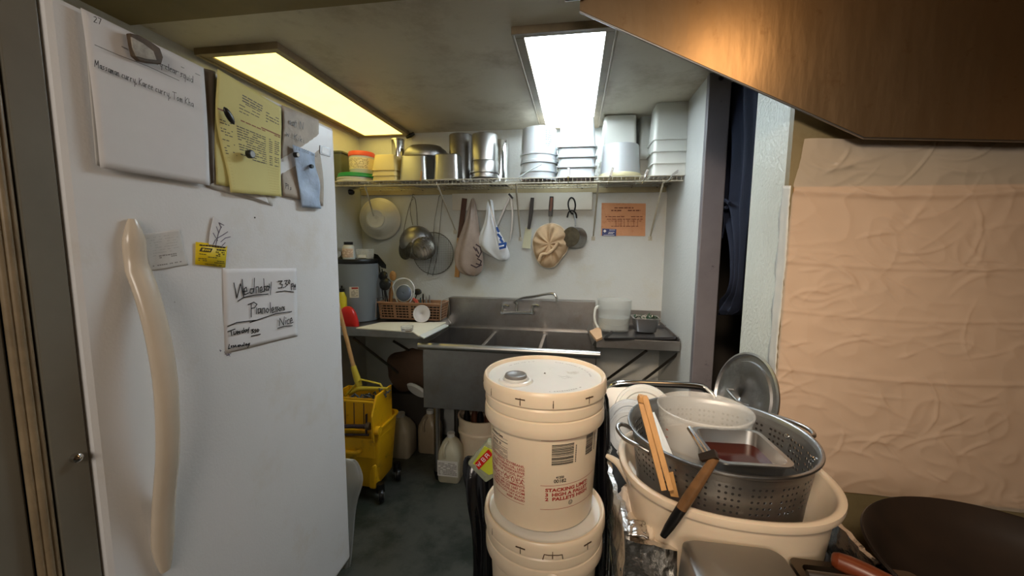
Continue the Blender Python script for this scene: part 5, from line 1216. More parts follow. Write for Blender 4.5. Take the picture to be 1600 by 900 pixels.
def make_bucket(z0, label, dx=0, dy=0, spout=True):
    o = thing('plastic_bucket', label, 'bucket', (BCX+dx, BCY+dy, z0), None, 'cream buckets stacked in a tower')
    bd = MB().lathe(bodyprof, n=96).build('bucket_body', M_hdpe, o, smooth=True, local=True, edge=30)
    n = 144
    def skirt(r, z, cut=False): return [Vector((r*math.cos(2*PI*j/n), r*math.sin(2*PI*j/n), z)) for j in range(n)]
    b = MB()
    b.loft([skirt(.1565, .3235), skirt(.1600, .3225), skirt(.1608, .330), skirt(.1600, .3475), skirt(.1585, .3545), skirt(.1560, .3575), skirt(.1520, .3575), skirt(.1495, .3550), skirt(.1475, .3490), skirt(.1465, .3480)], True, False)
    ld = b.build('lid', M_hdpe, o, smooth=True, local=True, edge=30)
    b = MB(); b.lathe([(.1470, .3482), (.0001, .3486)], n=72)
    dk = b.build('lid_top', M_lidtop, ld, smooth=True, local=True)
    b = MB()
    for k in range(12):
        a = -PI/2+.20+k*PI/6+(.05 if k % 2 else 0); c = Vector((.1605*math.cos(a), .1605*math.sin(a), .338)); t = Vector((-math.sin(a), math.cos(a), 0)); nrm = Vector((math.cos(a), math.sin(a), 0))
        for dz, w_ in ((-.009, .0012), (-.002, .0008)): 
            b.add([c+t*-w_+nrm*.0006+Vector((0, 0, dz-.004)), c+t*w_+nrm*.0006+Vector((0, 0, dz-.004)), c+t*w_+nrm*.0006+Vector((0, 0, dz+.007)), c+t*-w_+nrm*.0006+Vector((0, 0, dz+.007))], [(0, 1, 2, 3)])
        if k % 2: b.box(-.012, .012, -.0005, .001, -.0012, .0012, R=None); b.v[-8:] = [c+t*p.x+nrm*(p.y+.0005)+Vector((0, 0, p.z+.002)) for p in b.v[-8:]]
    b.build('tear_slots', mat('slot_shadow_plastic', srgb(78, 58, 40), .6), ld, local=True)
    return o, bd, ld, dk
o1, bd, ld, dk = make_bucket(BZ[0], 'top cream bucket of the tower, with grey pour spout on its white lid')
# spout
SPX, SPY = -.068, -.058
MB().lathe([(.044, .3486), (.040, .3535), (.034, .3545), (.030, .3500), (.0001, .3500)], (SPX, SPY, 0), 40).build('spout_collar', M_lidtop, ld, smooth=True, local=True)
spc = MB().lathe([(.031, .350), (.031, .3560), (.029, .3590), (.026, .3595)], (SPX, SPY, 0), 36).build('spout_ring', M_whiteplastic, ld, smooth=True, local=True)
MB().lathe([(.027, .352), (.0285, .360), (.0265, .3665), (.0235, .3675), (.021, .3655), (.0001, .3652)], (SPX, SPY, 0), 36).build('spout_cap', mat('grey_spout_cap', srgb(118, 116, 114), .4, var=.2), ld, smooth=True, local=True)
b = MB(); rng = random.Random(31)
for (a0, a1, R_) in ((.05, 1.35, .118), (-1.4, -.7, .118), (1.9, 2.6, .118)):
    a = a0
    while a < a1:
        l = rng.uniform(.015, .05); 
        b.add([(R_*math.cos(a), R_*math.sin(a), .3492), (R_*math.cos(a+l), R_*math.sin(a+l), .3492), ((R_+.004)*math.cos(a+l), (R_+.004)*math.sin(a+l), .3492), ((R_+.004)*math.cos(a), (R_+.004)*math.sin(a), .3492)], [(0, 1, 2, 3)]); a += l+rng.choice((.02, .02, .07))
b.lathe([(.003, .349), (.0015, .352), (.0001, .352)], (0, .01, 0), 12)
ribbons(b, [[(.035, .0), (.05, -.008), (.06, -.004), (.07, -.016)], [(.038, -.012), (.052, -.004), (.064, -.014), (.052, -.022), (.044, -.014)], [(.056, .006), (.066, -.006), (.074, -.008)]], lambda x, y: Vector((x, y, .3492)), .0012, (0, 0, 1))
b.build('lid_marks', mat('lid_print', srgb(150, 146, 140), .5), dk, local=True)
# print on the body
def put(b, vs, fs, ph0, z0, e=.0007):
    b.add([Vector(((rbody(z0+v.y)+e)*math.sin(ph0+v.x/.14), -(rbody(z0+v.y)+e)*math.cos(ph0+v.x/.14), z0+v.y)) for v in vs], fs)
def quad(b, ph0, ph1, z0, z1, n=6):
    for i in range(n):
        a = ph0+(ph1-ph0)*i/n; c = ph0+(ph1-ph0)*(i+1)/n
        b.add([Vector(((rbody(z)+.0007)*math.sin(p), -(rbody(z)+.0007)*math.cos(p), z)) for p, z in ((a, z0), (c, z0), (c, z1), (a, z1))], [(0, 1, 2, 3)])
V0 = .07
def PH(px): return math.asin(max(-.99, min(.99, (px-850)/84.5)))+V0
b = MB()
quad(b, PH(847), PH(930), .2390, .2400, 16); quad(b, PH(770), PH(822), .2405, .2415, 10)
quad(b, PH(847), PH(927), .1255, .1265, 16); quad(b, PH(847), PH(925), .0640, .0650, 16); quad(b, PH(775), PH(823), .0680, .0690, 10)
for k, (tx, zz) in enumerate((('STACKING LIMIT:', .1105), ('3  HIGH A PALLET', .0985), ('2  PALLETS HIGH', .0870))):
    vs, fs = text_mesh(tx, .0118, bold=.0005); wd = max(v.x for v in vs); tgt = (PH(917)-PH(854))*.14
    put(b, [Vector((v.x*tgt/wd, v.y, 0)) for v in vs], fs, PH(854), zz)
b.build('stacking_print', M_ink_red, bd, local=True); b = MB()
for k, (tx, sz) in enumerate((('INGREDIENTS: SOYBEANS,', .0085), ('SOYBEAN OIL, LESS', .0085), ('THAN 1% PRESERVATIVE', .0085), ('PACKED FOR FOODS, INC.', .0085), ('L.A., CA U.S.A.', .0085), ('PRODUCT OF U.S.A.', .0125), ('QUESTIONS OR COMMENTS', .0085), ('CALL 800 555 1687 OR', .0085), ('WWW.FOODSUSA.COM', .0085), ('STORE IN COOL DRY PLACE', .0075), ('KEEP SEALED', .0075))):
    vs, fs = text_mesh(tx, sz, 'RIGHT', bold=.0002); wd = -min(v.x for v in vs); s = min(1.25, (PH(824)-PH(768))*.14/wd)
    put(b, [Vector((v.x*s, v.y, 0)) for v in vs], fs, PH(824), .163-k*.0088)
b.build('ingredient_print', M_ink_red, bd, local=True)
b = MB(); rng = random.Random(17)
z = .229
while z > .176:
    t = rng.choice((.0006, .0008, .0014, .0022)); quad(b, PH(862), PH(893), z-t, z, 3); z -= t+rng.choice((.0007, .001, .0016))
b.build('barcode', M_ink, bd, local=True); b = MB()
z = .236
while z > .186:
    t = rng.choice((.0006, .0012, .002)); quad(b, PH(911), PH(922), z-t, z, 2); z -= t+rng.choice((.0006, .0009))
for k in range(10): quad(b, PH(895.5), PH(897), .222-k*.0045-.003, .222-k*.0045, 1); quad(b, PH(924.5), PH(926), .228-k*.0045-.003, .228-k*.0045, 1)
for tx, sz, px, zz in (('41250', .008, 869, .1440), ('00182', .0125, 866, .1330), ('Nutrition Facts', .0080, 774, .2215), ('Calories  50', .0085, 774, .2010)):
    vs, fs = text_mesh(tx, sz, bold=.0003); put(b, [Vector((v.x*1.0, v.y, 0)) for v in vs], fs, PH(px), zz)
for zz, h in ((.2195, .0006), (.2105, .0018), (.198, .0008), (.170, .0012)): quad(b, PH(772), PH(799), zz, zz+h, 4)
for k in range(6):
    for (u0, u1, _, _) in words(.0, .98, 0, 0, rng, .85, (.08, .3)): quad(b, PH(772)+(PH(799)-PH(772))*u0, PH(772)+(PH(799)-PH(772))*u1, .1745+k*.0036, .1758+k*.0036, 1)
zc, pc_ = .0765, PH(892)
ring = [Vector((math.cos(t)*.006, math.sin(t)*.006, 0)) for t in [2*PI*k/20 for k in range(20)]]
put(b, ring+[p*.82 for p in ring], [(k, (k+1) % 20, 20+(k+1) % 20, 20+k) for k in range(20)], pc_, zc)
vs, fs = text_mesh('U', .0095, 'CENTER', bold=.0002); put(b, vs, fs, pc_, zc-.0033)
b.build('black_print', M_ink, bd, local=True)
# handles ears
for z0, lab, dx, dy in ((BZ[1], 'middle cream bucket of the tower, directly under the printed one', .006, -.012), (BZ[2], 'lowest cream bucket of the tower, standing on the dark wheeled base', 0, 0)):
    o2, bd2, ld2, dk2 = make_bucket(z0, lab, dx, dy)
    MB().lathe([(.0001, 0), (.02, 0), (.022, .004), (.015, .010), (.0001, .011)], Vector((.035, -.1495, .262)), 24, R=RX(PI/2)).build('handle_boss', M_hdpe, bd2, smooth=True, local=True)
    b = MB()
    for s0, s1, z_ in ((.02, .14, .3325), (.14, .33, .327)): quad_ = [(-PI/2+s0, -PI/2+s1)]
    c0 = -PI/2+.08
    pts = [Vector((.1612*math.cos(c0+a), .1612*math.sin(c0+a), z_)) for a, z_ in ((-.02, .3235), (.0, .336), (.06, .3345), (.2, .3335), (.26, .334), (.27, .3235))]
    b.tube(pts, .0012, 6); b.build('tear_tab', mat('slot_shadow_plastic', (0, 0, 0)), ld2, local=True)

# rubbish bag and noodle pack beside the tower
def pxY(l, Y): return [at(*k, Y=Y) for k in l]
o = bag('rubbish_bag', 'shiny black rubbish bag bulging left of the bucket tower', [(733, 760, 712), (728, 776, 724), (727, 780, 740), (730, 784, 760), (735, 786, 782), (742, 788, 805), (744, 790, 830), (745, 792, 860), (744, 792, 900), (740, 792, 950), (735, 795, 1020), (735, 795, 1090)], 1.32, .16, M_blackbag, fold=.03, amp=2, seed=4)
o = bag('rubbish_bag', 'black rubbish bag edge showing right of the bucket tower', [(930, 945, 610), (922, 947, 640), (915, 948, 680), (915, 949, 730), (915, 950, 790), (915, 951, 850), (915, 952, 920)], 1.22, .13, M_blackbag, fold=.03, amp=2, seed=7)
q = pxY([(731, 722), (763, 686), (776, 692), (776, 742), (760, 752)], 1.22); ce = sum(q, Vector())/len(q)
rings = [[ce+(p-ce)*s+Vector((0, dy, 0)) for p in q] for s, dy in ((.7, .035), (.97, .018), (1.0, .0), (.95, -.014), (.6, -.022))]
np_ = MB().loft(rings).build('noodle_pack', mat('clear_wrap', srgb(176, 178, 150), .15, alpha=.6), bevel=.004); tag(np_, 'wrapped pack with yellow green label and red logo on the black bag', 'food package')
lbp = MB().prism(pxY([(739, 724), (757, 697), (776, 706), (776, 738), (764, 742)], 1.190), (0, -.0012, 0)).build('label', mat('lime_label', srgb(196, 204, 64), .35, var=.15), np_)
lg = MB().prism(pxY([(742, 724), (763, 702), (770, 710), (748, 734)], 1.186), (0, -.001, 0)).build('logo', mat('logo_red', srgb(200, 34, 30), .35), lbp)
b = MB(); A_, B_ = Vector((745, 729)), Vector((767, 706)); ux = (B_-A_).normalized(); uy = Vector((ux.y, -ux.x))*-1
def lp2(x, y): 
    v = A_+ux*x*30+Vector((-ux.y, ux.x))*-1*y; return at(v.x, v.y, Y=1.184)
st = [[(.05, 3), (.10, -3), (.15, 2), (.20, -3), (.26, 3)], [(.42, 3), (.42, -3)], [(.42, 3), (.56, 3)], [(.42, 0), (.55, 0)], [(.56, 3), (.56, -3)], [(.42, -3), (.56, -3)], [(.70, 3), (.70, -3)], [(.70, 3), (.85, 3)], [(.70, 0), (.84, 0)], [(.85, 3), (.85, -3)]]
ribbons(b, st, lp2, .0022, (0, -1, 0)).build('logo_letters', M_paper, lg)
# ------------------------------------------------------------------ cart with the washing-up
cart = thing('utility_cart', 'black wire cart with foil wrapped top and chrome end handle', 'cart', (.37, 1.17, 0))
CX0, CX1, CY0, CY1, CZ = .118, .625, .845, 1.50, .760
MB().box(CX0+.006, CX1-.006, CY0+.004, CY1-.004, CZ-.03, CZ).build('top_shelf', M_black, cart, bevel=.003)
MB().box(CX0+.02, CX1-.02, CY0+.03, CY1-.02, .22, .24).build('lower_shelf', M_black, cart, bevel=.003)
for x in (CX0+.012, CX1-.012):
    for y in (CY0+.012, CY1-.012):
        l = MB().tube([(x, y, .09), (x, y, CZ)], .011, 12).build('post', M_black, cart, smooth=True)
        MB().lathe([(.006, -.012), (.034, -.012), (.038, -.008), (.038, .008), (.034, .012), (.006, .012)], (x+(.03 if x < .3 else -.03), y, .038), 24, R=RY(PI/2)).build('caster', M_black, l, smooth=True)
        MB().tube([(x, y, .10), (x+(.03 if x < .3 else -.03), y, .06)], .012, 8).build('caster_fork', M_chrome, l, smooth=True)
b = MB()
for k in range(9):
    y = CY0+.03+k*(CY1-CY0-.06)/8
    b.tube([(CX0+.004, y, .24), (CX0+.004, y, CZ)], .0028, 6)
for z in (.34, .48, .62): b.tube([(CX0+.004, CY0+.01, z), (CX0+.004, CY1-.01, z)], .003, 6)
b.build('side_wires', M_steel, cart, smooth=True)
MB().box(CX0+.02, CX0+.024, CY0+.02, CY1-.02, .24, CZ-.03).build('side_panel', M_black, cart)
pts = [at(*k, Y=1.50) for k in ((938, 700), (945, 628), (953, 608), (972, 599), (1030, 600), (1085, 603), (1104, 610), (1118, 634), (1124, 700))]
pts[0].z = CZ-.02; pts[-1].z = CZ-.02
MB().tube(curve_pts(pts, 6), .0125, 14).build('end_handle', M_chrome, cart, smooth=True)
# foil
def foil_wall(b, p0, p1, h0, h1, th, seed, nu=34, nv=10, nrm=None):
    p0, p1 = Vector(p0), Vector(p1); t = (p1-p0).normalized(); nrm = Vector((t.y, -t.x, 0))
    def F(side):
        def f(u, v):
            p = p0.lerp(p1, u); z = h0(u)+(h1(u)-h0(u))*v
            q = Vector((p.x*19, p.y*19, z*19+seed)); d = noise.noise(q)*.011+abs(noise.noise(q*2.7))*.007
            return Vector((p.x, p.y, z))+nrm*(side*th/2+d)+Vector((0, 0, .006*noise.noise(q*1.3+Vector((5, 5, 5)))*v))
        return f
    k = len(b.v); b.grid(F(1), nu, nv); m_ = len(b.v); b.grid(F(-1), nu, nv)
    for i in range(nu): b.f.append((k+nv*(nu+1)+i, k+nv*(nu+1)+i+1, m_+nv*(nu+1)+i+1, m_+nv*(nu+1)+i))
    for j in range(nv):
        b.f.append((k+j*(nu+1), k+(j+1)*(nu+1), m_+(j+1)*(nu+1), m_+j*(nu+1))); b.f.append((k+j*(nu+1)+nu, k+(j+1)*(nu+1)+nu, m_+(j+1)*(nu+1)+nu, m_+j*(nu+1)+nu))
zc1 = lambda u: .60; 
b = MB()
foil_wall(b, (CX0, 1.24, 0), (CX0+.012, CY0, 0), lambda u: CZ-.05-.08*u, lambda u: .855+.012*math.sin(u*9), .012, 1)
b.build('foil_side', M_foil, cart, smooth=True, edge=25); b = MB()
foil_wall(b, (CX0+.008, CY0, 0), (.235, CY0, 0), lambda u: .60, lambda u: .845-.012*u, .014, 6, 20, 18)
b.build('foil_front', M_foil, cart, smooth=True, edge=25); b = MB()
foil_wall(b, (CX1+.01, CY0+.02, 0), (CX1+.005, 1.22, 0), lambda u: CZ-.06, lambda u: .835, .012, 11)
b.build('foil_side', M_foil, cart, smooth=True, edge=25)
lf = MB().grid(lambda u, v: Vector((CX0+.012+.045*u, CY0-.004+.05*v, .856+.007*noise.noise(Vector((u*5, v*5, 3)))-.012*(u-.5)**2)), 10, 10).build('foil_fold', M_foil, cart, smooth=True, solid=.004)
# napkins and white roll inside the foil edge
def crumple(name, label, cat, c, s, m, seed, n=20, amp=.5):
    rings = []
    for i in range(1, 14):
        ph = PI*i/14; ring = []
        for j in range(n*2):
            t = PI*j/n; v = Vector((math.sin(ph)*math.cos(t), math.sin(ph)*math.sin(t), math.cos(ph)))
            k = 1+amp*noise.noise(v*1.6+Vector((seed, 0, 0)))+amp*.5*abs(noise.noise(v*4.5+Vector((0, seed, 0))))
            ring.append(Vector((c[0]+v.x*s[0]*k, c[1]+v.y*s[1]*k, max(c[2]+v.z*s[2]*k, c[2]-s[2]))))
        rings.append(ring)
    o = MB().loft(rings).build(name, m, smooth=True, edge=50); tag(o, label, cat); return o
crumple('napkin', 'crumpled tan paper napkin nearest the foil corner of the cart', 'napkin', (.185, .915, CZ+.042), (.045, .055, .040), M_napkin, 3)
crumple('napkin', 'crumpled pale napkin behind the nearest one inside the foil edge', 'napkin', (.158, 1.02, CZ+.045), (.030, .055, .043), mat('pale_napkin', srgb(206, 190, 172), .85), 8)
o = tag(MB().tube(curve_pts([at(948, 712, Z=.875), at(966, 724, Z=.87), at(984, 752, Z=.855), at(996, 776, Z=.83)], 5), [.006+.005*math.sin(PI*k/15) for k in range(16)], 12).build('glove', M_napkin, smooth=True), 'limp cream rubber glove finger lying over the foil edge', 'glove')
o = tag(MB().tube(curve_pts([at(966, 706, Z=.885), at(980, 722, Z=.88), at(994, 748, Z=.865), at(1006, 768, Z=.84)], 5), [.006+.004*math.sin(PI*k/15) for k in range(16)], 12).build('glove', M_whiteplastic, smooth=True), 'white rubber glove finger beside the cream one near the tub', 'glove')
# white tub
TX, TY, TZ = .370, 1.010, .95
M_tub = mat('cream_tub_plastic', srgb(214, 196, 172), .35, var=.1, sss=.1)
tb = thing('bus_tub', 'large cream oval plastic tub holding the perforated pot', 'tub', (TX, TY, CZ))
rx, ry = .244, .221; hh = TZ-CZ
def E_(k, z, p=2.3): return el(rx*k, ry*k, z, 72, p)
MB().loft([E_(.84, .001), E_(.86, .004), E_(.93, hh-.025), E_(.945, hh-.024), E_(.99, hh-.020), E_(1.0, hh-.012), E_(.998, hh-.003), E_(.975, hh), E_(.945, hh-.001), E_(.925, hh-.008), E_(.84, .008)]).build('tub_wall', M_tub, tb, smooth=True, local=True, edge=50)
# perforated pot
PX, PY, PZ, PR = .360, 1.015, 1.037, .210
pt = thing('steamer_pot', 'big round perforated aluminium pot full of dishes in the cream tub', 'pot', (PX, PY, PZ-.205))
ph_ = .205
b = MB()
def pring(r, z, n=128): return [Vector((r*math.cos(2*PI*j/n), r*math.sin(2*PI*j/n), z)) for j in range(n)]
def rp(z): return .178+(PR-.006-.178)*min(1, z/ph_)
b.loft([pring(.165, 0), pring(.175, .004), pring(rp(.03), .012), pring(rp(.10), .105)], True, False)
rows = 5; z0r, dz = .105, .0145
for row in range(rows):
    za_, zb4 = z0r+row*dz, z0r+(row+1)*dz
    ng = 20
    for g in range(ng):
        for c_ in range(5):
            a0 = 2*PI*(g+c_/5)/ng; a1 = 2*PI*(g+(c_+1)/5)/ng
            if c_ == 4:
                b.add([Vector((rp(z)*math.cos(a), rp(z)*math.sin(a), z)) for a, z in ((a0, za_), (a1, za_), (a1, zb4), (a0, zb4))], [(0, 1, 2, 3)]); continue
            am, zm = (a0+a1)/2, (za_+zb4)/2; ha, hz_ = (a1-a0)/2, dz/2; vs = []
            for k in range(8):
                t = 2*PI*k/8+PI/8*0; ca, sa = math.cos(t), math.sin(t); m_ = max(abs(ca), abs(sa)); vs.append((am+ha*ca/m_, zm+hz_*sa/m_))
            for k in range(8):
                t = 2*PI*k/8; vs.append((am+.0031/.2*math.cos(t), zm+.0031*math.sin(t)))
            b.add([Vector((rp(z)*math.cos(a), rp(z)*math.sin(a), z)) for a, z in vs], [(k, (k+1) % 8, 8+(k+1) % 8, 8+k) for k in range(8)])
zt4 = z0r+rows*dz
b.loft([pring(rp(zt4), zt4), pring(PR-.006, ph_-.010), pring(PR, ph_-.008), pring(PR+.004, ph_-.003), pring(PR+.003, ph_+.001), pring(PR-.002, ph_+.002), pring(PR-.006, ph_-.002), pring(rp(ph_)-.003, ph_-.012)], False, False)
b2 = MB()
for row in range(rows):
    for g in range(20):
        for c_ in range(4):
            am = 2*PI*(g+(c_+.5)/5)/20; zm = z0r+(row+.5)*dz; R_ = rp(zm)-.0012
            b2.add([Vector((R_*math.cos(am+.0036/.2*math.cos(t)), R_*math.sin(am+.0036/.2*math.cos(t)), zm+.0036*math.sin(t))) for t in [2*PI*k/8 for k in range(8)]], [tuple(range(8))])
b2.build('hole_shade_discs', mat('hole_shade', srgb(30, 26, 24), .8), pt, local=True)  # dark discs paint the shade inside the punched holes
b.build('perforated_wall', M_alu, pt, smooth=True, local=True, edge=60)
def loop(pts, r, nm, par, m=M_steel): return MB().tube(curve_pts(pts, 6), r, 10).build(nm, m, par, smooth=True)
loop([at(992, 672, Y=1.03), at(972, 663, Y=1.02), at(965, 669, Y=1.0), at(975, 684, Y=.97), at(996, 696, Y=.94), at(1014, 706, Y=.925)], .0055, 'side_handle', pt)
loop([Vector((PX+PR*math.cos(a)+e, PY+PR*math.sin(a), PZ-.02+.012)) for a, e in ((.72, .0), (.66, .022), (.45, .034), (.25, .034), (.10, .022), (.04, .0))], .0055, 'side_handle', pt)
for px in ((1210, 683), (1262, 716)):
    p = at(*px, Z=1.005); MB().lathe([(.0075, 0), (.006, .003), (.0001, .004)], Vector((PX, PY, 0))+Vector((p.x-PX, p.y-PY, 0)).normalized()*(rp(.17)-.002)+Vector((0, 0, 1.005)), 14, R=align((-1, -.6, 0))).build('rivet', M_chrome, pt, smooth=True)
# round frosted container
RX0, RY0, RZ1, RR = .351, 1.090, 1.062, .1175
o = thing('round_container', 'round frosted clear food container standing in the perforated pot', 'container', (RX0, RY0, .846))
hh = RZ1-.846; q_ = RR/.1
MB().lathe([(r_*q_, z_) for r_, z_ in [(.0001, 0), (.082, 0), (.085, .004), (.0955, hh-.055), (.0965, hh-.05), (.0975, hh-.012), (.1, hh-.010), (.101, hh-.002), (.098, hh), (.096, hh-.004), (.0945, hh-.045), (.0925, hh-.055), (.082, .006), (.0001, .006)]], n=72).build('container_wall', M_clear, o, smooth=True, local=True, edge=50)
MB().lathe([(.0001, hh-.10), (.0905*q_, hh-.10), (.0915*q_, hh-.095)], n=60).build('wash_water', mat('murky_water', srgb(176, 156, 136), .12, alpha=.5), o, smooth=True, local=True)
b = MB()
for k in range(7): a = -PI+.42; z = hh-.05-.02*k; b.add([Vector((.0975*q_*math.cos(a+t), .0975*q_*math.sin(a+t), z+e)) for t, e in ((0, 0), (.06, 0), (.06, .002), (0, .002))], [(0, 1, 2, 3)])
b.build('measure_marks', M_ink_red, o, local=True)
# plates / white board under it
tag(MB().prism([at(*k, Z=z) for k, z in (((1012, 640), 1.03), (1020, 628), ) for k, z in ()] or [at(1005, 655, Z=1.02), at(1022, 645, Z=1.03), at(1062, 738, Z=.99), at(1048, 742, Z=.98)], (0, 0, .004)).build('paper_plate', M_whiteplastic, bevel=.001), 'white flat piece wedged between the pot wall and the round container', 'plate')
# sauce pan insert
a_ = RZ(.06); pc2 = Vector((.366, .900, 1.055)); 
o = thing('sauce_pan_insert', 'small rectangular steel pan of red brown sauce on the pot rim', 'pan', pc2-Vector((0, 0, .10)), a_)
pan_shell(MB(), .116, .108, .142, .150, .10, .022, .008, .0015, .003, 7).build('pan', M_steel, o, smooth=True, local=True, edge=50)
MB().loft([rr(.110, .104, .02, .03), rr(.130, .134, .02, .070)]).build('sauce', M_sauce, o, smooth=True, local=True)
# scraper with wooden handle
o = thing('scraper', 'metal scraper with dark tipped wooden handle across the pot front', 'scraper', at(1115, 712, Y=.78))
A1, A2 = at(1117, 716, Y=.775), at(1036, 838, Y=.800)
rings = []
for k in range(9):
    u = k/8; p = A1.lerp(A2, u); d = (A2-A1).normalized(); s_ = d.cross(Vector((0, 1, 0))).normalized(); q_ = d.cross(s_)
    w_ = (.0085+.003*math.sin(PI*u))*(1.0 if u < .95 else .8)
    rings.append([p+s_*w_*math.cos(t)+q_*w_*.75*math.sin(t) for t in [2*PI*j/14 for j in range(14)]])
MB().loft(rings[:6]).build('handle', mat('scorched_wood', srgb(150, 108, 68), .4, var=.7, vscale=9), o, smooth=True)
MB().loft(rings[5:]).build('handle_tip', M_black, o, smooth=True)
MB().tube([at(1120, 710, Y=.775), at(1094, 716, Y=.785)], [.011, .009], 4).build('bracket', M_castiron, o)
MB().tube([at(1106, 712, Y=.785), at(1077, 669, Y=.86)], .0055, 8).build('metal_bar', M_chrome, o, smooth=True)
# bamboo tongs
o = thing('bamboo_tongs', 'long bamboo tongs standing against the left side of the pot', 'tongs', at(1045, 765, Y=.86))
for dx, dy in ((-4, .006), (4, -.006)):
    A1, A2 = at(1003+dx, 618, Y=.90+dy), at(1043+dx*1.4, 766, Y=.845+dy); d = (A2-A1).normalized(); s_ = d.cross(Vector((0, 1, 0))).normalized(); q_ = d.cross(s_)
    b = MB(); b.loft([[A1.lerp(A2, u)+s_*w_*sx+q_*.0035*sy for sx, sy in ((1, 1), (-1, 1), (-1, -1), (1, -1))] for u, w_ in ((0, .0045), (.04, .0065), (.5, .0062), (1, .0058))])
    b.build('slat', M_wood, o, bevel=.0012)

p = at(1004, 622, Y=.90); MB().box(p.x-.010, p.x+.010, p.y-.009, p.y+.009, p.z-.01, p.z+.006, R=RY(.2)).build('joint', M_wood, o, bevel=.003)
q = [at(*k, Y=.86) for k in ((1039, 740), (1052, 738), (1061, 778), (1048, 776))]
tag(MB().prism(q, (0, .004, 0)).build('wooden_stick', M_wood, bevel=.001), 'short flat pale wooden piece beside the foot of the bamboo tongs', 'stick')
# white lids behind
def lid_disc(px, rp_, Y, n, m, label, sq=None):
    c = at(*px, Y=Y); r = rp_*Y/F_PX; R_ = align(n)
    prof = [(.0001, .004), (r*.70, .004), (r*.74, .008), (r*.88, .008), (r*.90, .003), (r*.98, .003), (r, -.002), (r*.995, -.010)]
    o = MB().lathe(prof, c, 56, R=R_).build('container_lid', m, smooth=True, solid=.0018, edge=40); tag(o, label, 'lid', None); return o
lid_disc((1006, 646), 45, 1.34, (-.08, -1, .55), M_whiteplastic, 'large round white lid leaning behind the perforated pot, nearest the chrome handle')
lid_disc((984, 662), 37, 1.27, (-.35, -1, .45), mat('bluish_lid', srgb(206, 214, 222), .3, alpha=.9), 'bluish translucent round lid leaning left of the perforated pot')
lid_disc((986, 676), 36, 1.235, (-.38, -1, .40), mat('bluish_lid', (0, 0, 0)), 'second bluish lid resting in front of and below the other leaning lid')
c = at(975, 640, Y=1.37); o = MB().loft([[c+align((-.1, -1, .5)) @ v for v in rr(.13, .15, .03, z)] for z in (-.004, 0, .006)]).build('container_lid', M_whiteplastic, smooth=True); tag(o, 'rounded square white lid rearmost of the leaning lids on the cart', 'lid')
# aluminium pot lid
c = at(1161, 622, Y=1.38); r = .152; nrm = Vector((-.95, -.22, .22)).normalized(); R_ = align(nrm)
o = thing('pot_lid', 'large dull aluminium pot lid leaning on the white wall end', 'lid', c)
MB().lathe([(r*.99, .0), (r, -.003), (r*1.01, .002), (r*.97, .004), (r*.94, -.004), (r*.82, -.003), (r*.80, .004), (.0001, .010)], c, 72, R=R_).build('disc', M_alu, o, smooth=True, solid=.0016)
hp2 = [c+R_ @ Vector(v) for v in ((.0, .045, .010), (.0, .040, .032), (.0, .02, .040), (.0, -.02, .040), (.0, -.040, .032), (.0, -.045, .010))]
MB().tube(curve_pts(hp2, 5), .0042, 8).build('lid_handle', M_steel, o, smooth=True)

# ------------------------------------------------------------------ front right: table, steel pan, tray, wok
tbz = .73
o = thing('work_table', 'dark steel work table at the lower right carrying the upturned steel pan', 'table', (.42, .6, 0))
MB().box(.225, .66, .28, .815, tbz-.03, tbz).build('table_top', M_castiron, o, bevel=.003)
for x in (.245, .64):
    for y in (.30, .795): MB().tube([(x, y, 0), (x, y, tbz-.03)], .014, 12).build('leg', M_steel_dull, o, smooth=True)
c0 = (.318, .570)
o = thing('steel_pan', 'upturned stainless steel pan with bright left edge in front of the tub', 'pan', (c0[0], c0[1], tbz+.172), FLIP)
pan_shell(MB(), .188, .445, .205, .455, .172, .025, .006, n=6).build('pan', M_steel, o, smooth=True, local=True, edge=60)
o = thing('steel_tray', 'dark steel tray with raised rims right of the upturned pan', 'tray', (.545, .62, tbz))
MB().loft([rr(.185, .34, .01, 0, c=(0, 0)), rr(.20, .36, .012, .135), rr(.22, .38, .014, .137), rr(.22, .38, .014, .142), rr(.19, .35, .012, .142), rr(.18, .33, .01, .09)]).build('tray_wall', mat('dark_greasy_steel', (.16, .13, .10), .3, 1, var=.3), o, smooth=True, local=True, edge=40)
MB().tube([(-.10, .14, .150), (.10, .14, .150)], .007, 10).build('rail', M_steel_dull, o, smooth=True, local=True)
h0, h1, h2 = at(1303, 874, Z=.885), at(1350, 893, Z=.885), at(1430, 935, Z=.88)
o = tag(MB().tube([h0+(h0-h1)*.12, h0, h1, h2, h2+(h2-h1)], [.008, .0175, .019, .017, .016], 16).build('wooden_handle', M_wood_red, smooth=True, subsurf=1), 'thick red brown wooden stick end lying over the dark tray at the bottom edge', 'stick')  # end of a wooden handle reaching over the tray
WX, WY, WZ, WR = .845, .775, .90, .255
rg = thing('wok_range', 'dark steel wok range below the blackened wok', 'range', (1.35, .8, 0))
MB().box(.72, 2.2, .40, 1.33, .05, .27).build('range_body', M_castiron, rg, bevel=.006)
MB().lathe([(.175, .27), (.175, .79), (.160, .79), (.160, .27)], (WX, WY, 0), 48).build('burner_collar', M_castiron, rg, smooth=True)
for x in (.76, 2.14):
    for y in (.44, 1.28): MB().tube([(x, y, 0), (x, y, .05)], .02, 12).build('foot', M_black, rg, smooth=True)
o = thing('wok', 'large blackened round wok at the lower right corner', 'wok', (WX, WY, WZ-.13))
MB().lathe([(.0001, .012), (.10, .018), (.17, .045), (.225, .09), (WR-.004, .128), (WR, .130), (WR+.003, .126), (.23, .085), (.175, .038), (.10, .010), (.0001, .004)], n=80).build('bowl', M_castiron, o, smooth=True, local=True, edge=60)
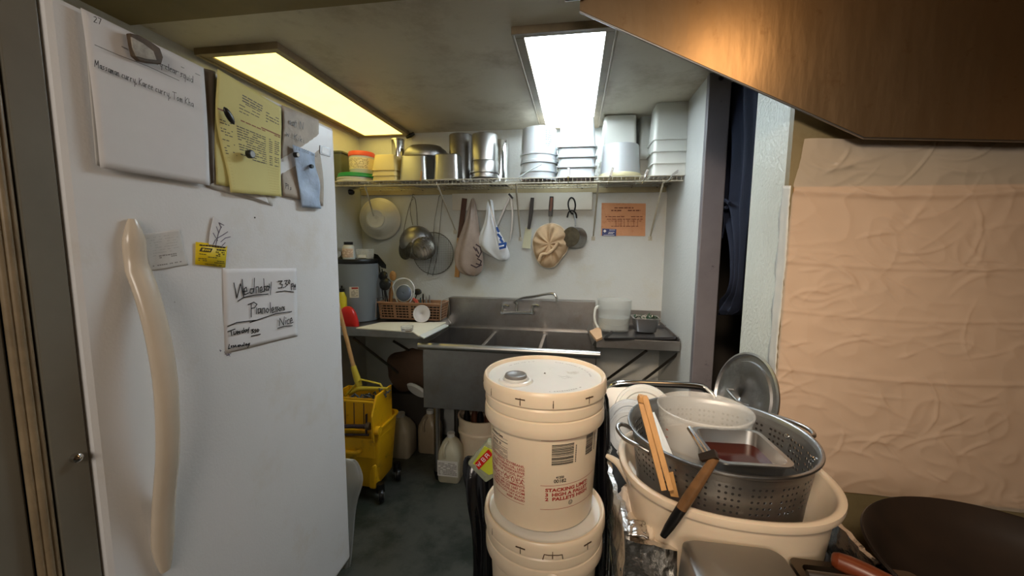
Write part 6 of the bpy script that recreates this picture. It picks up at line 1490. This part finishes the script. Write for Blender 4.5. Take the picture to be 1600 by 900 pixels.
loop([Vector((WX+(WR-.003)*math.cos(a)*k, WY+(WR-.003)*math.sin(a)*k, WZ-.006+z)) for a, k, z in ((-.35, .99, 0), (-.30, 1.16, .01), (0, 1.22, .012), (.30, 1.16, .01), (.35, .99, 0))], .008, 'loop_handle', o, M_castiron)

# ------------------------------------------------------------------ hood, paper, film, curtain
HY = 1.292
hd = thing('range_hood', 'greasy stainless hood side with slanting lower edge glowing orange', 'hood', (1.2, HY, 1.8))
p = [at(*k, Y=HY) for k in ((908, 17), (1350, 215), (1600, 220))]; p[0].x -= .004
zt5 = NEARC-.001; p.append(Vector((2.2, HY, p[2].z-.01)))
b = MB(); xl = p[0].x-(zt5-p[0].z)*.0
poly = [(xl, HY, zt5), (xl, HY, p[0].z), tuple(p[1]), tuple(p[2]), tuple(p[3]), (2.2, HY, zt5)]
b.prism(poly, (0, .006, 0)).build('side_panel', M_hood, hd)
b = MB()
for u, v in zip([Vector(q) for q in poly[1:4]], [Vector(q) for q in poly[2:5]]): b.tube([u+Vector((0, .003, 0)), v+Vector((0, .003, 0))], .0038, 8)
b.build('rolled_edge', M_steel_dull, hd, smooth=True)
MB().box(xl-.045, xl+.012, HY-.05, HY-.004, NEARC-.055, NEARC-.001).build('corner_bracket', mat('dark_bracket', srgb(64, 54, 44), .5), hd, bevel=.004)
MB().box(p[1].x+.12, 2.2, HY+.008, 1.352, p[2].z+.06, zt5).build('hood_body', M_steel_dull, hd)
# brown paper sheet
z1, z0 = at(1240, 292, Y=1.352).z, .705
o = tag(MB().box(.652, 2.1, 1.3535, 1.357, z0, z1).build('backing_sheet', M_kraft), 'brown paper sheet on the range wall under the plastic film', 'paper sheet')
lx_ = [(0, 1258), (.13, 1240), (.34, 1228), (.63, 1213), (.8, 1207), (.92, 1216), (1, 1234)]
def lerp_tab(t, v):
    for (a, x), (b_, y) in zip(t, t[1:]):
        if v <= b_: return x+(y-x)*(v-a)/(b_-a)
    return t[-1][1]
_rg = random.Random(44); CRE = []
for k in range(170):
    a = _rg.gauss(0, .45) if _rg.random() < .7 else _rg.uniform(-1.6, 1.6)
    CRE.append((_rg.uniform(.6, 2.0), _rg.uniform(.7, 1.82), math.cos(a), math.sin(a), _rg.uniform(.03, .13), _rg.uniform(.003, .007), _rg.uniform(.0025, .006), _rg.uniform(-6, 6)))
def creases(X, z):
    s = 0
    for (cx, cz, ca, sa, L_, w_, h, cv) in CRE:
        dx, dz_ = X-cx, z-cz
        if abs(dx) > .15 or abs(dz_) > .15: continue
        t = dx*ca+dz_*sa
        if abs(t) > L_: continue
        n = -dx*sa+dz_*ca+cv*t*t
        if abs(n) < 3*w_: s += h*math.exp(-(n/w_)**2)*(1-(t/L_)**2)
    return s
def film(u, v):
    x = lerp_tab(lx_, v); zt6 = at(1260, 218, Y=1.345).z; zb6 = .712-.03*u
    z = zt6+(zb6-zt6)*v; X = at(x, 218+539*v, Y=1.345).x*(1-u)+2.05*u
    q_ = Vector((X*5.5, 0, z*7.5)); r1 = 1-abs(noise.noise(q_+Vector((noise.noise(q_*1.3)*1.5, 0, noise.noise(q_*1.1+Vector((9, 0, 0)))*1.5))))
    r2 = 1-abs(noise.noise(Vector((X*14+z*4, 3, z*9))))
    cr = 0
    for vc, w_, s in ((.135, .010, .010), (.33, .006, .005), (.47, .005, .004), (.64, .006, .005)):
        cr += s*math.exp(-((v-vc-.015*math.sin(u*6))/w_)**2)
    fold = .010*math.exp(-((v-.06)/.05)**2)*(.5+.5*noise.noise(Vector((X*9, 1, z*16))))
    d = .0045*r1**3+.002*r2**4+cr+fold+creases(X, z)
    X = max(X, .643)
    return Vector((X, 1.351-min(d*.9, .030), z+.006*noise.noise(Vector((X*8, 4, 0)))*(v > .97 or v < .03)))
o = tag(MB().grid(film, 330, 230).build('plastic_film', M_film, smooth=True, edge=180), 'wrinkled clear plastic film taped over the brown range wall', 'plastic sheet')
def edge_film(u, v):
    yy = 290+345*v; x = lerp_tab([(0, 1222), (.35, 1213), (.7, 1203), (1, 1197)], v)+u*(lerp_tab([(0, 1236), (.35, 1228), (.7, 1216), (1, 1209)], v)-lerp_tab([(0, 1222), (.35, 1213), (.7, 1203), (1, 1197)], v))
    p = at(x+1.5*math.sin(v*31)*(u < .1), yy, X=.634); p.x -= .004*abs(noise.noise(Vector((u*2, v*24, 1)))); return p
MB().grid(edge_film, 6, 60).build('film_edge', mat('milky_film', srgb(214, 212, 204), .25, alpha=.75), o, smooth=True, solid=.0008)
# navy curtain
rows = [(128, 1110, 1190), (170, 1112, 1190), (230, 1118, 1190), (300, 1116, 1184), (318, 1116, 1182), (335, 1128, 1177), (380, 1142, 1172), (430, 1146, 1168), (455, 1140, 1166), (470, 1126, 1164), (484, 1120, 1160), (492, 1124, 1150)]
rings = []; nC = 60
RW = curve_pts([Vector(r_) for r_ in rows], 4)
def cur(u, v):
    k = v*(len(RW)-1); i = min(int(k), len(RW)-2); t = k-i; r_ = RW[i].lerp(RW[i+1], t)
    p = at(r_.y+(r_.z-r_.y)*u, r_.x, X=.735)
    wv = .018*math.sin(u*22+v*1.2)+.008*math.sin(u*47+v*3)
    bun = .02*max(0, 1-abs(v-.92)/.1)
    return p+Vector((wv+bun*math.sin(u*9), 0, 0))
o = tag(MB().grid(cur, 70, 90).build('curtain', M_navy, smooth=True, solid=.002, edge=180), 'dark navy curtain gathered in the narrow doorway by the grey post', 'curtain')
q_ = [at(*k, X=.70) for k in ((1140, 318), (1130, 312), (1117, 320), (1122, 326), (1136, 324))]
MB().tube(curve_pts(q_, 5), .008, 8).build('knot', M_navy, o, smooth=True)
MB().tube(curve_pts([at(*k, X=.705) for k in ((1128, 322), (1132, 345), (1128, 372))], 5), .004, 7).build('tie_end', M_navy, o, smooth=True)
p_ = at(1122, 133, X=.66)
tag(MB().lathe([(.0001, -.012), (.010, -.01), (.012, 0), (.010, .01), (.0001, .012)], Vector((.645, 2.052, p_.z)), 16, R=RX(PI/2)).build('post_knob', M_black, smooth=True), 'small black knob high on the grey door post', 'knob')
